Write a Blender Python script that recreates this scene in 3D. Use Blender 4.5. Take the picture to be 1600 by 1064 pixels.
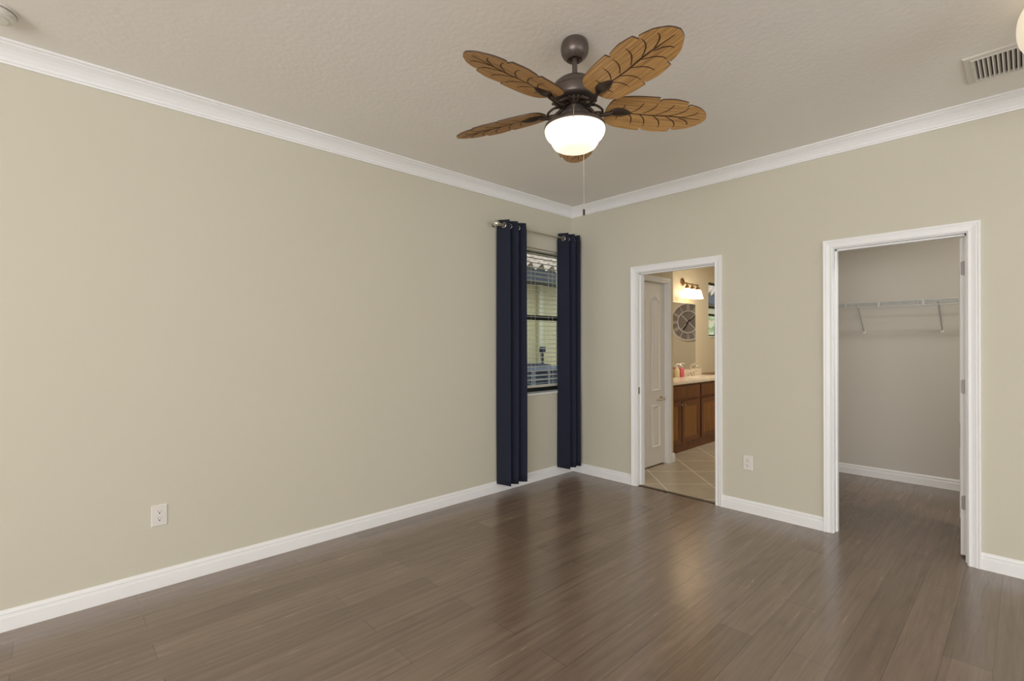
import bpy, bmesh, math, random
from mathutils import Vector, Matrix
R = math.radians
PI = math.pi
for o in list(bpy.data.objects):
    bpy.data.objects.remove(o, do_unlink=True)
SC = bpy.context.scene
COL = SC.collection

# ------------------------------------------------------------------ camera
cd = bpy.data.cameras.new('camera')
cam = bpy.data.objects.new('camera', cd)
COL.objects.link(cam)
cd.sensor_width = 36.0
cd.lens = 761.02 / 1600 * 36.0
cd.shift_y = 5.48 / 1600
cd.clip_start = 0.02
HEAD = 46.584
cam.matrix_world = (Matrix.Translation((-3.98555, -3.28877, 1.33355))
                    @ Matrix.Rotation(R(HEAD - 90), 4, 'Z')
                    @ Matrix.Rotation(R(90), 4, 'X')
                    @ Matrix.Rotation(-0.0031, 4, 'Z'))
SC.camera = cam

# ------------------------------------------------------------------ world, daylight, exposure
SC.view_settings.view_transform = 'Standard'
SC.view_settings.look = 'None'
SC.view_settings.gamma = 1.0
SC.view_settings.exposure = 0.09
w = bpy.data.worlds.new('sky')
SC.world = w
w.use_nodes = True
nt = w.node_tree
bg = nt.nodes['Background']
bg.inputs['Color'].default_value = (0.80, 0.90, 1.0, 1)
bg.inputs['Strength'].default_value = 1.8


def area(name, loc, rot, sx, sy, power, color):
    l = bpy.data.lights.new(name, 'AREA')
    l.shape = 'RECTANGLE'
    l.size = sx
    l.size_y = sy
    l.energy = power
    l.color = color
    o = bpy.data.objects.new(name, l)
    COL.objects.link(o)
    o.location = loc
    o.rotation_euler = rot
    return o


# daylight fill from two unseen windows, added behind the camera as light sources
area('added_daylight_back', (-8.38, -4.6, 1.2), (R(138), 0, R(-90)), 4.4, 1.9, 276, (1.0, 0.99, 0.985))
area('added_daylight_side', (-3.0, -7.88, 1.2), (R(134), 0, 0), 4.6, 1.9, 40, (1.0, 0.99, 0.985))
# fill light added to the closet and the bathroom (unseen fixtures built further down)
area('closet_fill_light', (0.62, -3.45, 2.66), (0, 0, 0), 0.28, 0.28, 15, (1.0, 0.98, 0.95))
area('bathroom_fill_light', (2.6, -1.15, 2.66), (0, 0, 0), 0.34, 0.34, 20, (1.0, 0.97, 0.92))


# ------------------------------------------------------------------ materials
def s2l(c):
    c = c / 255.0
    return c / 12.92 if c <= 0.04045 else ((c + 0.055) / 1.055) ** 2.4


def rgb(r, g, b):
    return (s2l(r), s2l(g), s2l(b), 1.0)


def mat(name, col, rough=0.5, metal=0.0, bump=0.0, bscale=80.0, spec=0.5, var=0.0, vscale=6.0, emit=None, estr=0.0, sheen=0.0):
    m = bpy.data.materials.new(name)
    m.use_nodes = True
    t = m.node_tree
    b = t.nodes['Principled BSDF']
    b.inputs['Base Color'].default_value = col
    b.inputs['Roughness'].default_value = rough
    b.inputs['Metallic'].default_value = metal
    b.inputs['Specular IOR Level'].default_value = spec
    if sheen:
        b.inputs['Sheen Weight'].default_value = sheen
    tc = t.nodes.new('ShaderNodeTexCoord')
    if var > 0:
        n = t.nodes.new('ShaderNodeTexNoise')
        n.inputs['Scale'].default_value = vscale
        n.inputs['Detail'].default_value = 3
        t.links.new(tc.outputs['Object'], n.inputs['Vector'])
        mx = t.nodes.new('ShaderNodeMix')
        mx.data_type = 'RGBA'
        mx.inputs[6].default_value = tuple(c * (1 - var) for c in col[:3]) + (1,)
        mx.inputs[7].default_value = tuple(min(1, c * (1 + var)) for c in col[:3]) + (1,)
        t.links.new(n.outputs['Fac'], mx.inputs[0])
        t.links.new(mx.outputs[2], b.inputs['Base Color'])
    if bump > 0:
        n2 = t.nodes.new('ShaderNodeTexNoise')
        n2.inputs['Scale'].default_value = bscale
        n2.inputs['Detail'].default_value = 4
        t.links.new(tc.outputs['Object'], n2.inputs['Vector'])
        bp = t.nodes.new('ShaderNodeBump')
        bp.inputs['Strength'].default_value = bump
        bp.inputs['Distance'].default_value = 0.004
        t.links.new(n2.outputs['Fac'], bp.inputs['Height'])
        t.links.new(bp.outputs['Normal'], b.inputs['Normal'])
    if emit:
        b.inputs['Emission Color'].default_value = emit
        b.inputs['Emission Strength'].default_value = estr
    return m


WALLC = rgb(207, 201, 184)
M = {}
M['wall'] = mat('wall_paint', WALLC, 0.7, bump=0.12, bscale=55, spec=0.2, var=0.012, vscale=2)
M['ceil'] = mat('ceiling_paint', rgb(243, 239, 232), 0.8, bump=0.35, bscale=38, spec=0.15, var=0.015, vscale=3)
M['closetwall'] = mat('closet_paint', rgb(206, 200, 190), 0.75, bump=0.1, bscale=55, spec=0.2)
M['trim'] = mat('white_trim_paint', rgb(242, 241, 240), 0.35, spec=0.4)
M['door'] = mat('white_door_paint', rgb(243, 240, 236), 0.4, spec=0.4)
M['groove'] = mat('trim_shadow_line', rgb(190, 186, 180), 0.5)
M['outlet'] = mat('outlet_plastic', rgb(226, 220, 214), 0.3)
M['slot'] = mat('outlet_slot', rgb(40, 34, 30), 0.6)
M['navy'] = mat('navy_fabric', rgb(34, 38, 54), 0.8, bump=0.25, bscale=500, spec=0.25, var=0.08, vscale=30, sheen=0.05)
M['nickel'] = mat('brushed_nickel', rgb(205, 196, 180), 0.28, metal=1.0)
M['hinge'] = mat('satin_hinge', rgb(150, 144, 138), 0.45, metal=0.5)
M['bronze'] = mat('oil_rubbed_bronze', rgb(96, 86, 80), 0.36, metal=0.55, spec=0.5, var=0.08, vscale=20)
M['bronzed'] = mat('dark_bronze', rgb(66, 54, 45), 0.38, metal=0.55, spec=0.5, var=0.15, vscale=60)
M['vein'] = mat('carved_vein', rgb(58, 34, 18), 0.6)
M['blind'] = mat('blind_slat', rgb(204, 199, 184), 0.45)
M['black'] = mat('bronze_window_frame', rgb(26, 25, 25), 0.4)
M['sill'] = mat('marble_sill', rgb(225, 224, 220), 0.25, var=0.03, vscale=15)
M['wire'] = mat('wire_coating', rgb(196, 198, 196), 0.4)
M['vent'] = mat('vent_enamel', rgb(222, 217, 208), 0.45)
M['ventdark'] = mat('vent_duct', rgb(70, 64, 60), 0.9)
M['smoke'] = mat('detector_plastic', rgb(228, 224, 215), 0.45)
M['smoked'] = mat('detector_seam', rgb(140, 132, 122), 0.6)
M['counter'] = mat('cultured_marble', rgb(236, 222, 198), 0.2, var=0.05, vscale=8)
M['mirror'] = mat('mirror_silver', (0.86, 0.87, 0.87, 1), 0.01, metal=1.0)
M['chrome'] = mat('chrome', rgb(225, 215, 200), 0.12, metal=1.0)
M['pink'] = mat('pink_soap', rgb(226, 110, 120), 0.25, var=0.05)
M['creamb'] = mat('cream_soap', rgb(238, 220, 170), 0.3, var=0.05)
M['pump'] = mat('white_pump', rgb(240, 236, 230), 0.35)
M['clockw'] = mat('clock_whitewash', rgb(222, 214, 206), 0.6, var=0.08, vscale=25)
M['clockg'] = mat('clock_face_grey', rgb(132, 120, 110), 0.7, var=0.25, vscale=9)
M['clockk'] = mat('clock_hand_black', rgb(25, 22, 20), 0.5)
M['lampmetal'] = mat('brass_nickel', rgb(150, 118, 78), 0.3, metal=0.9)
M['extwall'] = mat('stucco_ochre', rgb(208, 198, 158), 0.85, bump=0.3, bscale=60, var=0.04)
M['extdark'] = mat('fascia_dark', rgb(52, 58, 66), 0.6)
M['exttrim'] = mat('downspout_paint', rgb(216, 208, 176), 0.5)
M['ac'] = mat('condenser_enamel', rgb(120, 128, 150), 0.5)
M['acdark'] = mat('condenser_coil', rgb(52, 58, 78), 0.7)
M['ground'] = mat('gravel', rgb(176, 164, 138), 0.95, bump=0.5, bscale=40, var=0.2, vscale=25)
M['leaf'] = mat('shrub_leaf', rgb(160, 182, 132), 0.5, var=0.35, vscale=9)
M['flower'] = mat('coral_flower', rgb(236, 130, 110), 0.6, var=0.1)
M['stem'] = mat('shrub_stem', rgb(92, 76, 56), 0.8, var=0.2, vscale=30)
M['tanfacing'] = mat('tan_wall_facing', rgb(170, 136, 96), 0.4, var=0.08, vscale=12)


def glass_mat(name, tint=(1, 1, 1, 1)):
    m = bpy.data.materials.new(name)
    m.use_nodes = True
    t = m.node_tree
    t.nodes.clear()
    out = t.nodes.new('ShaderNodeOutputMaterial')
    tr = t.nodes.new('ShaderNodeBsdfTransparent')
    tr.inputs['Color'].default_value = tint
    gl = t.nodes.new('ShaderNodeBsdfGlossy')
    gl.inputs['Roughness'].default_value = 0.02
    mx = t.nodes.new('ShaderNodeMixShader')
    mx.inputs[0].default_value = 0.06
    t.links.new(tr.outputs[0], mx.inputs[1])
    t.links.new(gl.outputs[0], mx.inputs[2])
    t.links.new(mx.outputs[0], out.inputs['Surface'])
    return m


M['pane'] = glass_mat('window_glass', (0.93, 0.95, 0.94, 1))


def lamp_mat(name, edge, core, zlo, zhi, s_edge, s_core):
    """lit frosted glass: emission hottest in the middle of the shade, cooler at rim and foot (object z)"""
    m = bpy.data.materials.new(name)
    m.use_nodes = True
    t = m.node_tree
    b = t.nodes['Principled BSDF']
    b.inputs['Base Color'].default_value = edge
    b.inputs['Roughness'].default_value = 0.3
    tc = t.nodes.new('ShaderNodeTexCoord')
    sx = t.nodes.new('ShaderNodeSeparateXYZ')
    t.links.new(tc.outputs['Object'], sx.inputs[0])
    mr = t.nodes.new('ShaderNodeMapRange')
    mr.inputs['From Min'].default_value = zlo
    mr.inputs['From Max'].default_value = zhi
    t.links.new(sx.outputs['Z'], mr.inputs['Value'])
    cr = t.nodes.new('ShaderNodeValToRGB')
    e = cr.color_ramp
    e.elements[0].position = 0.0
    e.elements[0].color = (0, 0, 0, 1)
    e.elements[1].position = 1.0
    e.elements[1].color = (0, 0, 0, 1)
    for pos in (0.30, 0.82):
        k = e.elements.new(pos)
        k.color = (1, 1, 1, 1)
    t.links.new(mr.outputs[0], cr.inputs[0])
    mx = t.nodes.new('ShaderNodeMix')
    mx.data_type = 'RGBA'
    mx.inputs[6].default_value = edge
    mx.inputs[7].default_value = core
    t.links.new(cr.outputs[0], mx.inputs[0])
    t.links.new(mx.outputs[2], b.inputs['Emission Color'])
    m2 = t.nodes.new('ShaderNodeMapRange')
    m2.inputs['To Min'].default_value = s_edge
    m2.inputs['To Max'].default_value = s_core
    t.links.new(cr.outputs[0], m2.inputs['Value'])
    t.links.new(m2.outputs[0], b.inputs['Emission Strength'])
    return m


M['bowl'] = lamp_mat('lit_bowl_glass', (1.0, 0.84, 0.60, 1), (1.0, 0.93, 0.80, 1), -0.510, -0.400, 0.85, 1.6)
M['shade'] = lamp_mat('lit_vanity_shade', (1.0, 0.80, 0.52, 1), (1.0, 0.90, 0.72, 1), -0.13, 0.0, 2.0, 5.0)
M['globe'] = lamp_mat('amber_globe_glass', (0.86, 0.70, 0.47, 1), (0.88, 0.80, 0.66, 1), -0.30, 0.0, 0.36, 0.54)


def wood_floor():
    m = bpy.data.materials.new('plank_floor')
    m.use_nodes = True
    t = m.node_tree
    b = t.nodes['Principled BSDF']
    tc = t.nodes.new('ShaderNodeTexCoord')
    br = t.nodes.new('ShaderNodeTexBrick')
    br.offset = 0.37
    br.inputs['Scale'].default_value = 1.0
    br.inputs['Brick Width'].default_value = 1.22
    br.inputs['Row Height'].default_value = 0.152
    br.inputs['Mortar Size'].default_value = 0.0011
    br.inputs['Mortar Smooth'].default_value = 0.3
    br.inputs['Color1'].default_value = rgb(116, 97, 81)
    br.inputs['Color2'].default_value = rgb(133, 113, 97)
    br.inputs['Mortar'].default_value = rgb(62, 50, 43)
    t.links.new(tc.outputs['Object'], br.inputs['Vector'])
    # grain: noise stretched along the plank
    mp = t.nodes.new('ShaderNodeMapping')
    mp.inputs['Scale'].default_value = (1.3, 26, 1)
    t.links.new(tc.outputs['Object'], mp.inputs['Vector'])
    n = t.nodes.new('ShaderNodeTexNoise')
    n.inputs['Scale'].default_value = 1.6
    n.inputs['Detail'].default_value = 7
    n.inputs['Roughness'].default_value = 0.62
    n.inputs['Distortion'].default_value = 0.6
    t.links.new(mp.outputs[0], n.inputs['Vector'])
    cr = t.nodes.new('ShaderNodeValToRGB')
    cr.color_ramp.elements[0].position = 0.30
    cr.color_ramp.elements[0].color = (0.50, 0.48, 0.46, 1)
    cr.color_ramp.elements[1].position = 0.70
    cr.color_ramp.elements[1].color = (1.35, 1.32, 1.27, 1)
    t.links.new(n.outputs['Fac'], cr.inputs[0])
    mu = t.nodes.new('ShaderNodeMix')
    mu.data_type = 'RGBA'
    mu.blend_type = 'MULTIPLY'
    mu.inputs[0].default_value = 0.5
    t.links.new(br.outputs['Color'], mu.inputs[6])
    t.links.new(cr.outputs[0], mu.inputs[7])
    # cross-grain saw marks and the odd knot
    mp2 = t.nodes.new('ShaderNodeMapping')
    mp2.inputs['Scale'].default_value = (4.0, 9.0, 1)
    t.links.new(tc.outputs['Object'], mp2.inputs['Vector'])
    n2 = t.nodes.new('ShaderNodeTexNoise')
    n2.inputs['Scale'].default_value = 1.3
    n2.inputs['Detail'].default_value = 2
    t.links.new(mp2.outputs[0], n2.inputs['Vector'])
    cr2 = t.nodes.new('ShaderNodeValToRGB')
    cr2.color_ramp.elements[0].position = 0.26
    cr2.color_ramp.elements[0].color = (0.55, 0.50, 0.45, 1)
    cr2.color_ramp.elements[1].position = 0.42
    cr2.color_ramp.elements[1].color = (1, 1, 1, 1)
    t.links.new(n2.outputs['Fac'], cr2.inputs[0])
    mu2 = t.nodes.new('ShaderNodeMix')
    mu2.data_type = 'RGBA'
    mu2.blend_type = 'MULTIPLY'
    mu2.inputs[0].default_value = 0.28
    t.links.new(mu.outputs[2], mu2.inputs[6])
    t.links.new(cr2.outputs[0], mu2.inputs[7])
    t.links.new(mu2.outputs[2], b.inputs['Base Color'])
    mr = t.nodes.new('ShaderNodeMapRange')
    mr.inputs['To Min'].default_value = 0.19
    mr.inputs['To Max'].default_value = 0.31
    t.links.new(n.outputs['Fac'], mr.inputs['Value'])
    t.links.new(mr.outputs[0], b.inputs['Roughness'])
    b.inputs['IOR'].default_value = 2.15
    bp = t.nodes.new('ShaderNodeBump')
    bp.inputs['Strength'].default_value = 0.07
    bp.inputs['Distance'].default_value = 0.002
    t.links.new(n.outputs['Fac'], bp.inputs['Height'])
    t.links.new(bp.outputs['Normal'], b.inputs['Normal'])
    return m


M['floor'] = wood_floor()


def tile_floor():
    m = bpy.data.materials.new('diagonal_tile')
    m.use_nodes = True
    t = m.node_tree
    b = t.nodes['Principled BSDF']
    tc = t.nodes.new('ShaderNodeTexCoord')
    mp = t.nodes.new('ShaderNodeMapping')
    mp.inputs['Rotation'].default_value = (0, 0, R(45))
    mp.inputs['Location'].default_value = (0.13, 0.02, 0)
    t.links.new(tc.outputs['Object'], mp.inputs['Vector'])
    br = t.nodes.new('ShaderNodeTexBrick')
    br.offset = 0.0
    br.inputs['Scale'].default_value = 1.0
    br.inputs['Brick Width'].default_value = 0.46
    br.inputs['Row Height'].default_value = 0.46
    br.inputs['Mortar Size'].default_value = 0.006
    br.inputs['Color1'].default_value = rgb(186, 171, 147)
    br.inputs['Color2'].default_value = rgb(194, 179, 155)
    br.inputs['Mortar'].default_value = rgb(240, 230, 208)
    t.links.new(mp.outputs[0], br.inputs['Vector'])
    n = t.nodes.new('ShaderNodeTexNoise')
    n.inputs['Scale'].default_value = 7
    n.inputs['Detail'].default_value = 4
    t.links.new(tc.outputs['Object'], n.inputs['Vector'])
    mr = t.nodes.new('ShaderNodeMapRange')
    mr.inputs['To Min'].default_value = 0.82
    mr.inputs['To Max'].default_value = 1.14
    t.links.new(n.outputs['Fac'], mr.inputs['Value'])
    mu = t.nodes.new('ShaderNodeMix')
    mu.data_type = 'RGBA'
    mu.blend_type = 'MULTIPLY'
    mu.inputs[0].default_value = 1.0
    t.links.new(br.outputs['Color'], mu.inputs[6])
    t.links.new(mr.outputs[0], mu.inputs[7])
    t.links.new(mu.outputs[2], b.inputs['Base Color'])
    b.inputs['Roughness'].default_value = 0.35
    return m


M['tile'] = tile_floor()


def grain_mat(name, dark, light, scale=(3, 60, 60), rough=0.45, nscale=1.0):
    m = bpy.data.materials.new(name)
    m.use_nodes = True
    t = m.node_tree
    b = t.nodes['Principled BSDF']
    tc = t.nodes.new('ShaderNodeTexCoord')
    mp = t.nodes.new('ShaderNodeMapping')
    mp.inputs['Scale'].default_value = scale
    t.links.new(tc.outputs['Object'], mp.inputs['Vector'])
    n = t.nodes.new('ShaderNodeTexNoise')
    n.inputs['Scale'].default_value = nscale
    n.inputs['Detail'].default_value = 6
    n.inputs['Roughness'].default_value = 0.65
    t.links.new(mp.outputs[0], n.inputs['Vector'])
    cr = t.nodes.new('ShaderNodeValToRGB')
    cr.color_ramp.elements[0].position = 0.32
    cr.color_ramp.elements[0].color = dark
    cr.color_ramp.elements[1].position = 0.66
    cr.color_ramp.elements[1].color = light
    t.links.new(n.outputs['Fac'], cr.inputs[0])
    t.links.new(cr.outputs[0], b.inputs['Base Color'])
    b.inputs['Roughness'].default_value = rough
    return m


M['blade'] = grain_mat('oak_blade', rgb(146, 104, 56), rgb(216, 170, 108), (5, 130, 1), 0.5)
M['bladeedge'] = mat('blade_edge', rgb(70, 48, 30), 0.5)
M['cab'] = grain_mat('stained_cabinet', rgb(88, 48, 22), rgb(122, 72, 34), (30, 30, 2.5), 0.35)
M['cabpanel'] = grain_mat('stained_panel', rgb(116, 72, 30), rgb(154, 104, 48), (30, 30, 2.5), 0.35)
M['cabdark'] = mat('cabinet_shadow_gap', rgb(48, 24, 12), 0.5)
M['rooft'] = mat('barrel_tile', rgb(196, 176, 158), 0.8, var=0.4, vscale=4)


# ------------------------------------------------------------------ mesh builder
class MB:
    def __init__(s):
        s.v = []
        s.f = []
        s.m = []

    def add(s, vs, fs, mi=0):
        k = len(s.v)
        s.v += [tuple(v) for v in vs]
        for f in fs:
            s.f.append(tuple(i + k for i in f))
            s.m.append(mi)
        return s

    def box(s, a, b, mi=0):
        x0, y0, z0 = (min(a[i], b[i]) for i in range(3))
        x1, y1, z1 = (max(a[i], b[i]) for i in range(3))
        vs = [(x0, y0, z0), (x1, y0, z0), (x1, y1, z0), (x0, y1, z0), (x0, y0, z1), (x1, y0, z1), (x1, y1, z1), (x0, y1, z1)]
        return s.add(vs, [(0, 3, 2, 1), (4, 5, 6, 7), (0, 1, 5, 4), (1, 2, 6, 5), (2, 3, 7, 6), (3, 0, 4, 7)], mi)

    def cbox(s, a, b, c=0.004, axis=1, mi=0):
        """box whose four edges around the face normal to axis are chamfered (rounded slab)"""
        a = list(map(min, zip(a, b))) if False else [min(a[i], b[i]) for i in range(3)]
        b2 = [max(a[i], b[i]) for i in range(3)]
        o = [i for i in range(3) if i != axis]
        (u0, v0), (u1, v1) = (a[o[0]], a[o[1]]), (b2[o[0]], b2[o[1]])
        prof = [(u0 + c, v0), (u1 - c, v0), (u1, v0 + c), (u1, v1 - c), (u1 - c, v1), (u0 + c, v1), (u0, v1 - c), (u0, v0 + c)]
        vs = []
        for w_ in (a[axis], b2[axis]):
            for (u, v) in prof:
                p = [0, 0, 0]
                p[o[0]] = u
                p[o[1]] = v
                p[axis] = w_
                vs.append(p)
        n = len(prof)
        fs = [tuple(range(n)), tuple(range(2 * n - 1, n - 1, -1))]
        fs += [(i, (i + 1) % n, n + (i + 1) % n, n + i) for i in range(n)]
        return s.add(vs, fs, mi)

    def lathe(s, prof, c=(0, 0, 0), n=40, axis='z', mi=0, caps=True):
        vs = []
        for (r, h) in prof:
            for k in range(n):
                a = 2 * PI * k / n
                p = (r * math.cos(a), r * math.sin(a), h)
                if axis == 'x':
                    p = (p[2], p[0], p[1])
                elif axis == 'y':
                    p = (p[0], p[2], p[1])
                vs.append((p[0] + c[0], p[1] + c[1], p[2] + c[2]))
        fs = []
        for i in range(len(prof) - 1):
            for k in range(n):
                fs.append((i * n + k, i * n + (k + 1) % n, (i + 1) * n + (k + 1) % n, (i + 1) * n + k))
        if caps:
            if prof[0][0] > 1e-6:
                fs.append(tuple(range(n - 1, -1, -1)))
            if prof[-1][0] > 1e-6:
                fs.append(tuple((len(prof) - 1) * n + k for k in range(n)))
        return s.add(vs, fs, mi)

    def tube(s, pts, r, n=10, mi=0):
        P = [Vector(p) for p in pts]
        rs = r if isinstance(r, (list, tuple)) else [r] * len(P)
        vs = []
        up = None
        for i, p in enumerate(P):
            d = (P[min(i + 1, len(P) - 1)] - P[max(i - 1, 0)]).normalized()
            if up is None:
                up = Vector((0, 0, 1)) if abs(d.z) < 0.9 else Vector((1, 0, 0))
            a = d.cross(up).normalized()
            b = a.cross(d).normalized()
            up = b
            for k in range(n):
                t = 2 * PI * k / n
                vs.append(p + (a * math.cos(t) + b * math.sin(t)) * rs[i])
        fs = []
        for i in range(len(P) - 1):
            for k in range(n):
                fs.append((i * n + k, i * n + (k + 1) % n, (i + 1) * n + (k + 1) % n, (i + 1) * n + k))
        fs.append(tuple(range(n - 1, -1, -1)))
        fs.append(tuple((len(P) - 1) * n + k for k in range(n)))
        return s.add(vs, fs, mi)

    def torus(s, c, normal, R1, r, n=24, k=8, mi=0):
        nrm = Vector(normal).normalized()
        a = nrm.orthogonal().normalized()
        b = nrm.cross(a)
        vs = []
        for i in range(n):
            t = 2 * PI * i / n
            d = a * math.cos(t) + b * math.sin(t)
            for j in range(k):
                q = 2 * PI * j / k
                vs.append(Vector(c) + d * (R1 + r * math.cos(q)) + nrm * r * math.sin(q))
        fs = [(i * k + j, ((i + 1) % n) * k + j, ((i + 1) % n) * k + (j + 1) % k, i * k + (j + 1) % k) for i in range(n) for j in range(k)]
        return s.add(vs, fs, mi)

    def build(s, name, mats, parent=None, smooth=False, bevel=0.0, loc=None):
        me = bpy.data.meshes.new(name)
        me.from_pydata(s.v, [], s.f)
        if not isinstance(mats, (list, tuple)):
            mats = [mats]
        for m in mats:
            me.materials.append(m)
        for p, mi in zip(me.polygons, s.m):
            p.material_index = mi
        bm = bmesh.new()
        bm.from_mesh(me)
        bmesh.ops.recalc_face_normals(bm, faces=bm.faces)
        if smooth:
            for f in bm.faces:
                f.smooth = True
            for e in bm.edges:
                if len(e.link_faces) == 2 and e.calc_face_angle(0) > R(38):
                    e.smooth = False
        bm.to_mesh(me)
        bm.free()
        o = bpy.data.objects.new(name, me)
        COL.objects.link(o)
        if parent:
            o.parent = parent
        if loc:
            o.location = loc
        if bevel > 0:
            bv = o.modifiers.new('bevel', 'BEVEL')
            bv.width = bevel
            bv.segments = 2
            bv.limit_method = 'ANGLE'
        return o


def empty(name, loc, label, cat, group=None, rz=0.0):
    o = bpy.data.objects.new(name, None)
    COL.objects.link(o)
    o.empty_display_size = 0.05
    o.location = loc
    o.rotation_euler = (0, 0, rz)
    tag(o, label, cat, group)
    return o


def tag(o, label, cat, group=None):
    o['label'] = label
    o['category'] = cat
    if group:
        o['group'] = group
    return o


def struct(o, label=None, cat=None):
    o['kind'] = 'structure'
    if label:
        o['label'] = label
    if cat:
        o['category'] = cat
    return o


def catmull(P, per=10):
    out = []
    n = len(P)
    for i in range(n - 1):
        p0 = P[max(i - 1, 0)]
        p1 = P[i]
        p2 = P[i + 1]
        p3 = P[min(i + 2, n - 1)]
        for k in range(per):
            t = k / per
            q = []
            for a, b, c, d in zip(p0, p1, p2, p3):
                q.append(0.5 * (2 * b + (c - a) * t + (2 * a - 5 * b + 4 * c - d) * t * t + (-a + 3 * b - 3 * c + d) * t ** 3))
            out.append(tuple(q))
    out.append(tuple(P[-1]))
    return out


# ------------------------------------------------------------------ room shell
H = 2.743
XB, YB = -8.5, -8.0          # far ends of the bedroom, behind the camera
WT = 0.12                    # thickness of the inner wall
# doorway clear openings on the right wall (x = 0), jamb faces
BD = (-1.515, -0.784, 1.993)     # bathroom
CL = (-3.041, -2.359, 1.993)     # closet
WX0, WX1, WZ0, WZ1 = -0.95, -0.062, 0.835, 2.268   # window hole in the left wall
EXT = 0.16

struct(MB().box((XB - 0.3, YB - 0.3, -0.1), (2.1, 0.02, 0)).build('floor', M['floor']), 'dark brown wood plank floor of the bedroom and closet', 'floor')
struct(MB().box((XB - 0.3, YB - 0.3, H), (4.5, 0.30, H + 0.1)).build('ceiling', M['ceil']), 'greige textured ceiling above the fan', 'ceiling')

b = MB()
b.box((XB - 0.3, 0, 0), (WX0, EXT, H))
b.box((WX1, 0, 0), (0.0, EXT, H))
b.box((WX0, 0, 0), (WX1, EXT, WZ0))
b.box((WX0, 0, WZ1), (WX1, EXT, H))
struct(b.build('wall_left', M['wall']), 'long beige wall with the curtained window', 'wall')

b = MB()
J = 0.018
b.box((0, BD[1] + J, 0), (WT, 0.11, H))
b.box((0, CL[1] + J, 0), (WT, BD[0] - J, H))
b.box((0, YB - 0.3, 0), (WT, CL[0] - J, H))
b.box((0, BD[0] - J, BD[2] + J), (WT, BD[1] + J, H))
b.box((0, CL[0] - J, CL[2] + J), (WT, CL[1] + J, H))
struct(b.build('wall_right', M['wall']), 'beige wall with the two white-cased doorways', 'wall')


def wall_window(name, n, along, pos, lo, hi, a0, a1, out):
    """back wall of the bedroom with one wide window opening (unseen, added for daylight)"""
    b = MB()
    z0, z1 = 0.3, 2.4

    def bx(u0, u1, zz0, zz1, t0, t1):
        if along == 'y':
            b.box((t0, u0, zz0), (t1, u1, zz1))
        else:
            b.box((u0, t0, zz0), (u1, t1, zz1))
    t0, t1 = pos, pos + out
    bx(lo, a0, 0, H, t0, t1)
    bx(a1, hi, 0, H, t0, t1)
    bx(a0, a1, 0, z0, t0, t1)
    bx(a0, a1, z1, H, t0, t1)
    struct(b.build(name, M['wall']))
    f = MB()
    b = f
    m0, m1 = pos + out * 0.45, pos + out * 0.75
    bx(a0, a0 + 0.05, z0, z1, m0, m1)
    bx(a1 - 0.05, a1, z0, z1, m0, m1)
    bx(a0, a1, z0, z0 + 0.05, m0, m1)
    bx(a0, a1, z1 - 0.05, z1, m0, m1)
    c = (a0 + a1) / 2
    bx(c - 0.03, c + 0.03, z0, z1, m0, m1)
    struct(f.build(n, M['trim']))


wall_window('wall_back', 'added_window_3', 'y', XB, YB, 0, -6.9, -2.3, -0.3)  # unseen window, added as a source for the back daylight
wall_window('wall_front', 'added_window_4', 'x', YB, XB, 0, -5.4, -0.6, -0.3)  # second unseen window, added for the side daylight

# crown moulding, baseboards -------------------------------------------------
CROWN = [(0.0, H - 0.0908), (0.010, H - 0.0908), (0.012, H - 0.082), (0.017, H - 0.078), (0.018, H - 0.070), (0.013, H - 0.067),
         (0.019, H - 0.060), (0.028, H - 0.046), (0.041, H - 0.032), (0.056, H - 0.021), (0.063, H - 0.017), (0.063, H - 0.013),
         (0.071, H - 0.011), (0.077, H - 0.007), (0.077, H), (0.0, H)]
BASE = [(0.0, 0.0), (0.014, 0.0), (0.014, 0.062), (0.011, 0.066), (0.011, 0.069), (0.0075, 0.071), (0.0075, 0.076), (0.0115, 0.079), (0.0115, 0.083),
        (0.009, 0.091), (0.004, 0.098), (0.0, 0.098)]


def sweep(prof, side, a, b, mitre_b=True, mitre_a=False, wall=0.0, sgn=-1):
    """side 'x': runs along x on the plane y=wall, 'y': runs along y on the plane x=wall; offset goes to sgn side"""
    vs = []
    for (e, mit) in ((a, mitre_a), (b, mitre_b)):
        for (o, z) in prof:
            u = e - o if mit else e
            vs.append((u, wall + sgn * o, z) if side == 'x' else (wall + sgn * o, u, z))
    n = len(prof)
    fs = [tuple(range(n)), tuple(range(n, 2 * n))] + [(i, (i + 1) % n, n + (i + 1) % n, n + i) for i in range(n)]
    return MB().add(vs, fs)


def sm(o):
    for p in o.data.polygons:
        p.use_smooth = False
    return o


struct(sweep(CROWN, 'x', XB, 0).build('trim_1', M['trim']), 'white crown moulding along the left wall', 'crown moulding')
struct(sweep(CROWN, 'y', YB, 0).build('trim_2', M['trim']), 'white crown moulding along the right wall', 'crown moulding')
struct(sweep(BASE, 'x', XB, 0).build('baseboard_left', M['trim']), 'white baseboard along the left wall', 'baseboard')
CW = 0.057
bb = sweep(BASE, 'y', BD[1] + 0.005 + CW, 0)
for (a, b_) in ((CL[1] + 0.005 + CW, BD[0] - 0.005 - CW), (YB, CL[0] - 0.005 - CW)):
    q = sweep(BASE, 'y', a, b_, mitre_b=False)
    bb.add(q.v, q.f)
struct(bb.build('baseboard_right', M['trim']), 'white baseboard along the right wall', 'baseboard')

CAS = [(0.0, 0.0), (0.0, 0.010), (0.003, 0.013), (0.010, 0.013), (0.013, 0.010), (0.020, 0.011), (0.030, 0.0135), (0.038, 0.016),
       (0.042, 0.0145), (0.045, 0.0165), (0.050, 0.018), (0.056, 0.018), (0.057, 0.016), (0.057, 0.0)]   # (from the opening outward, thickness)


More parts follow.
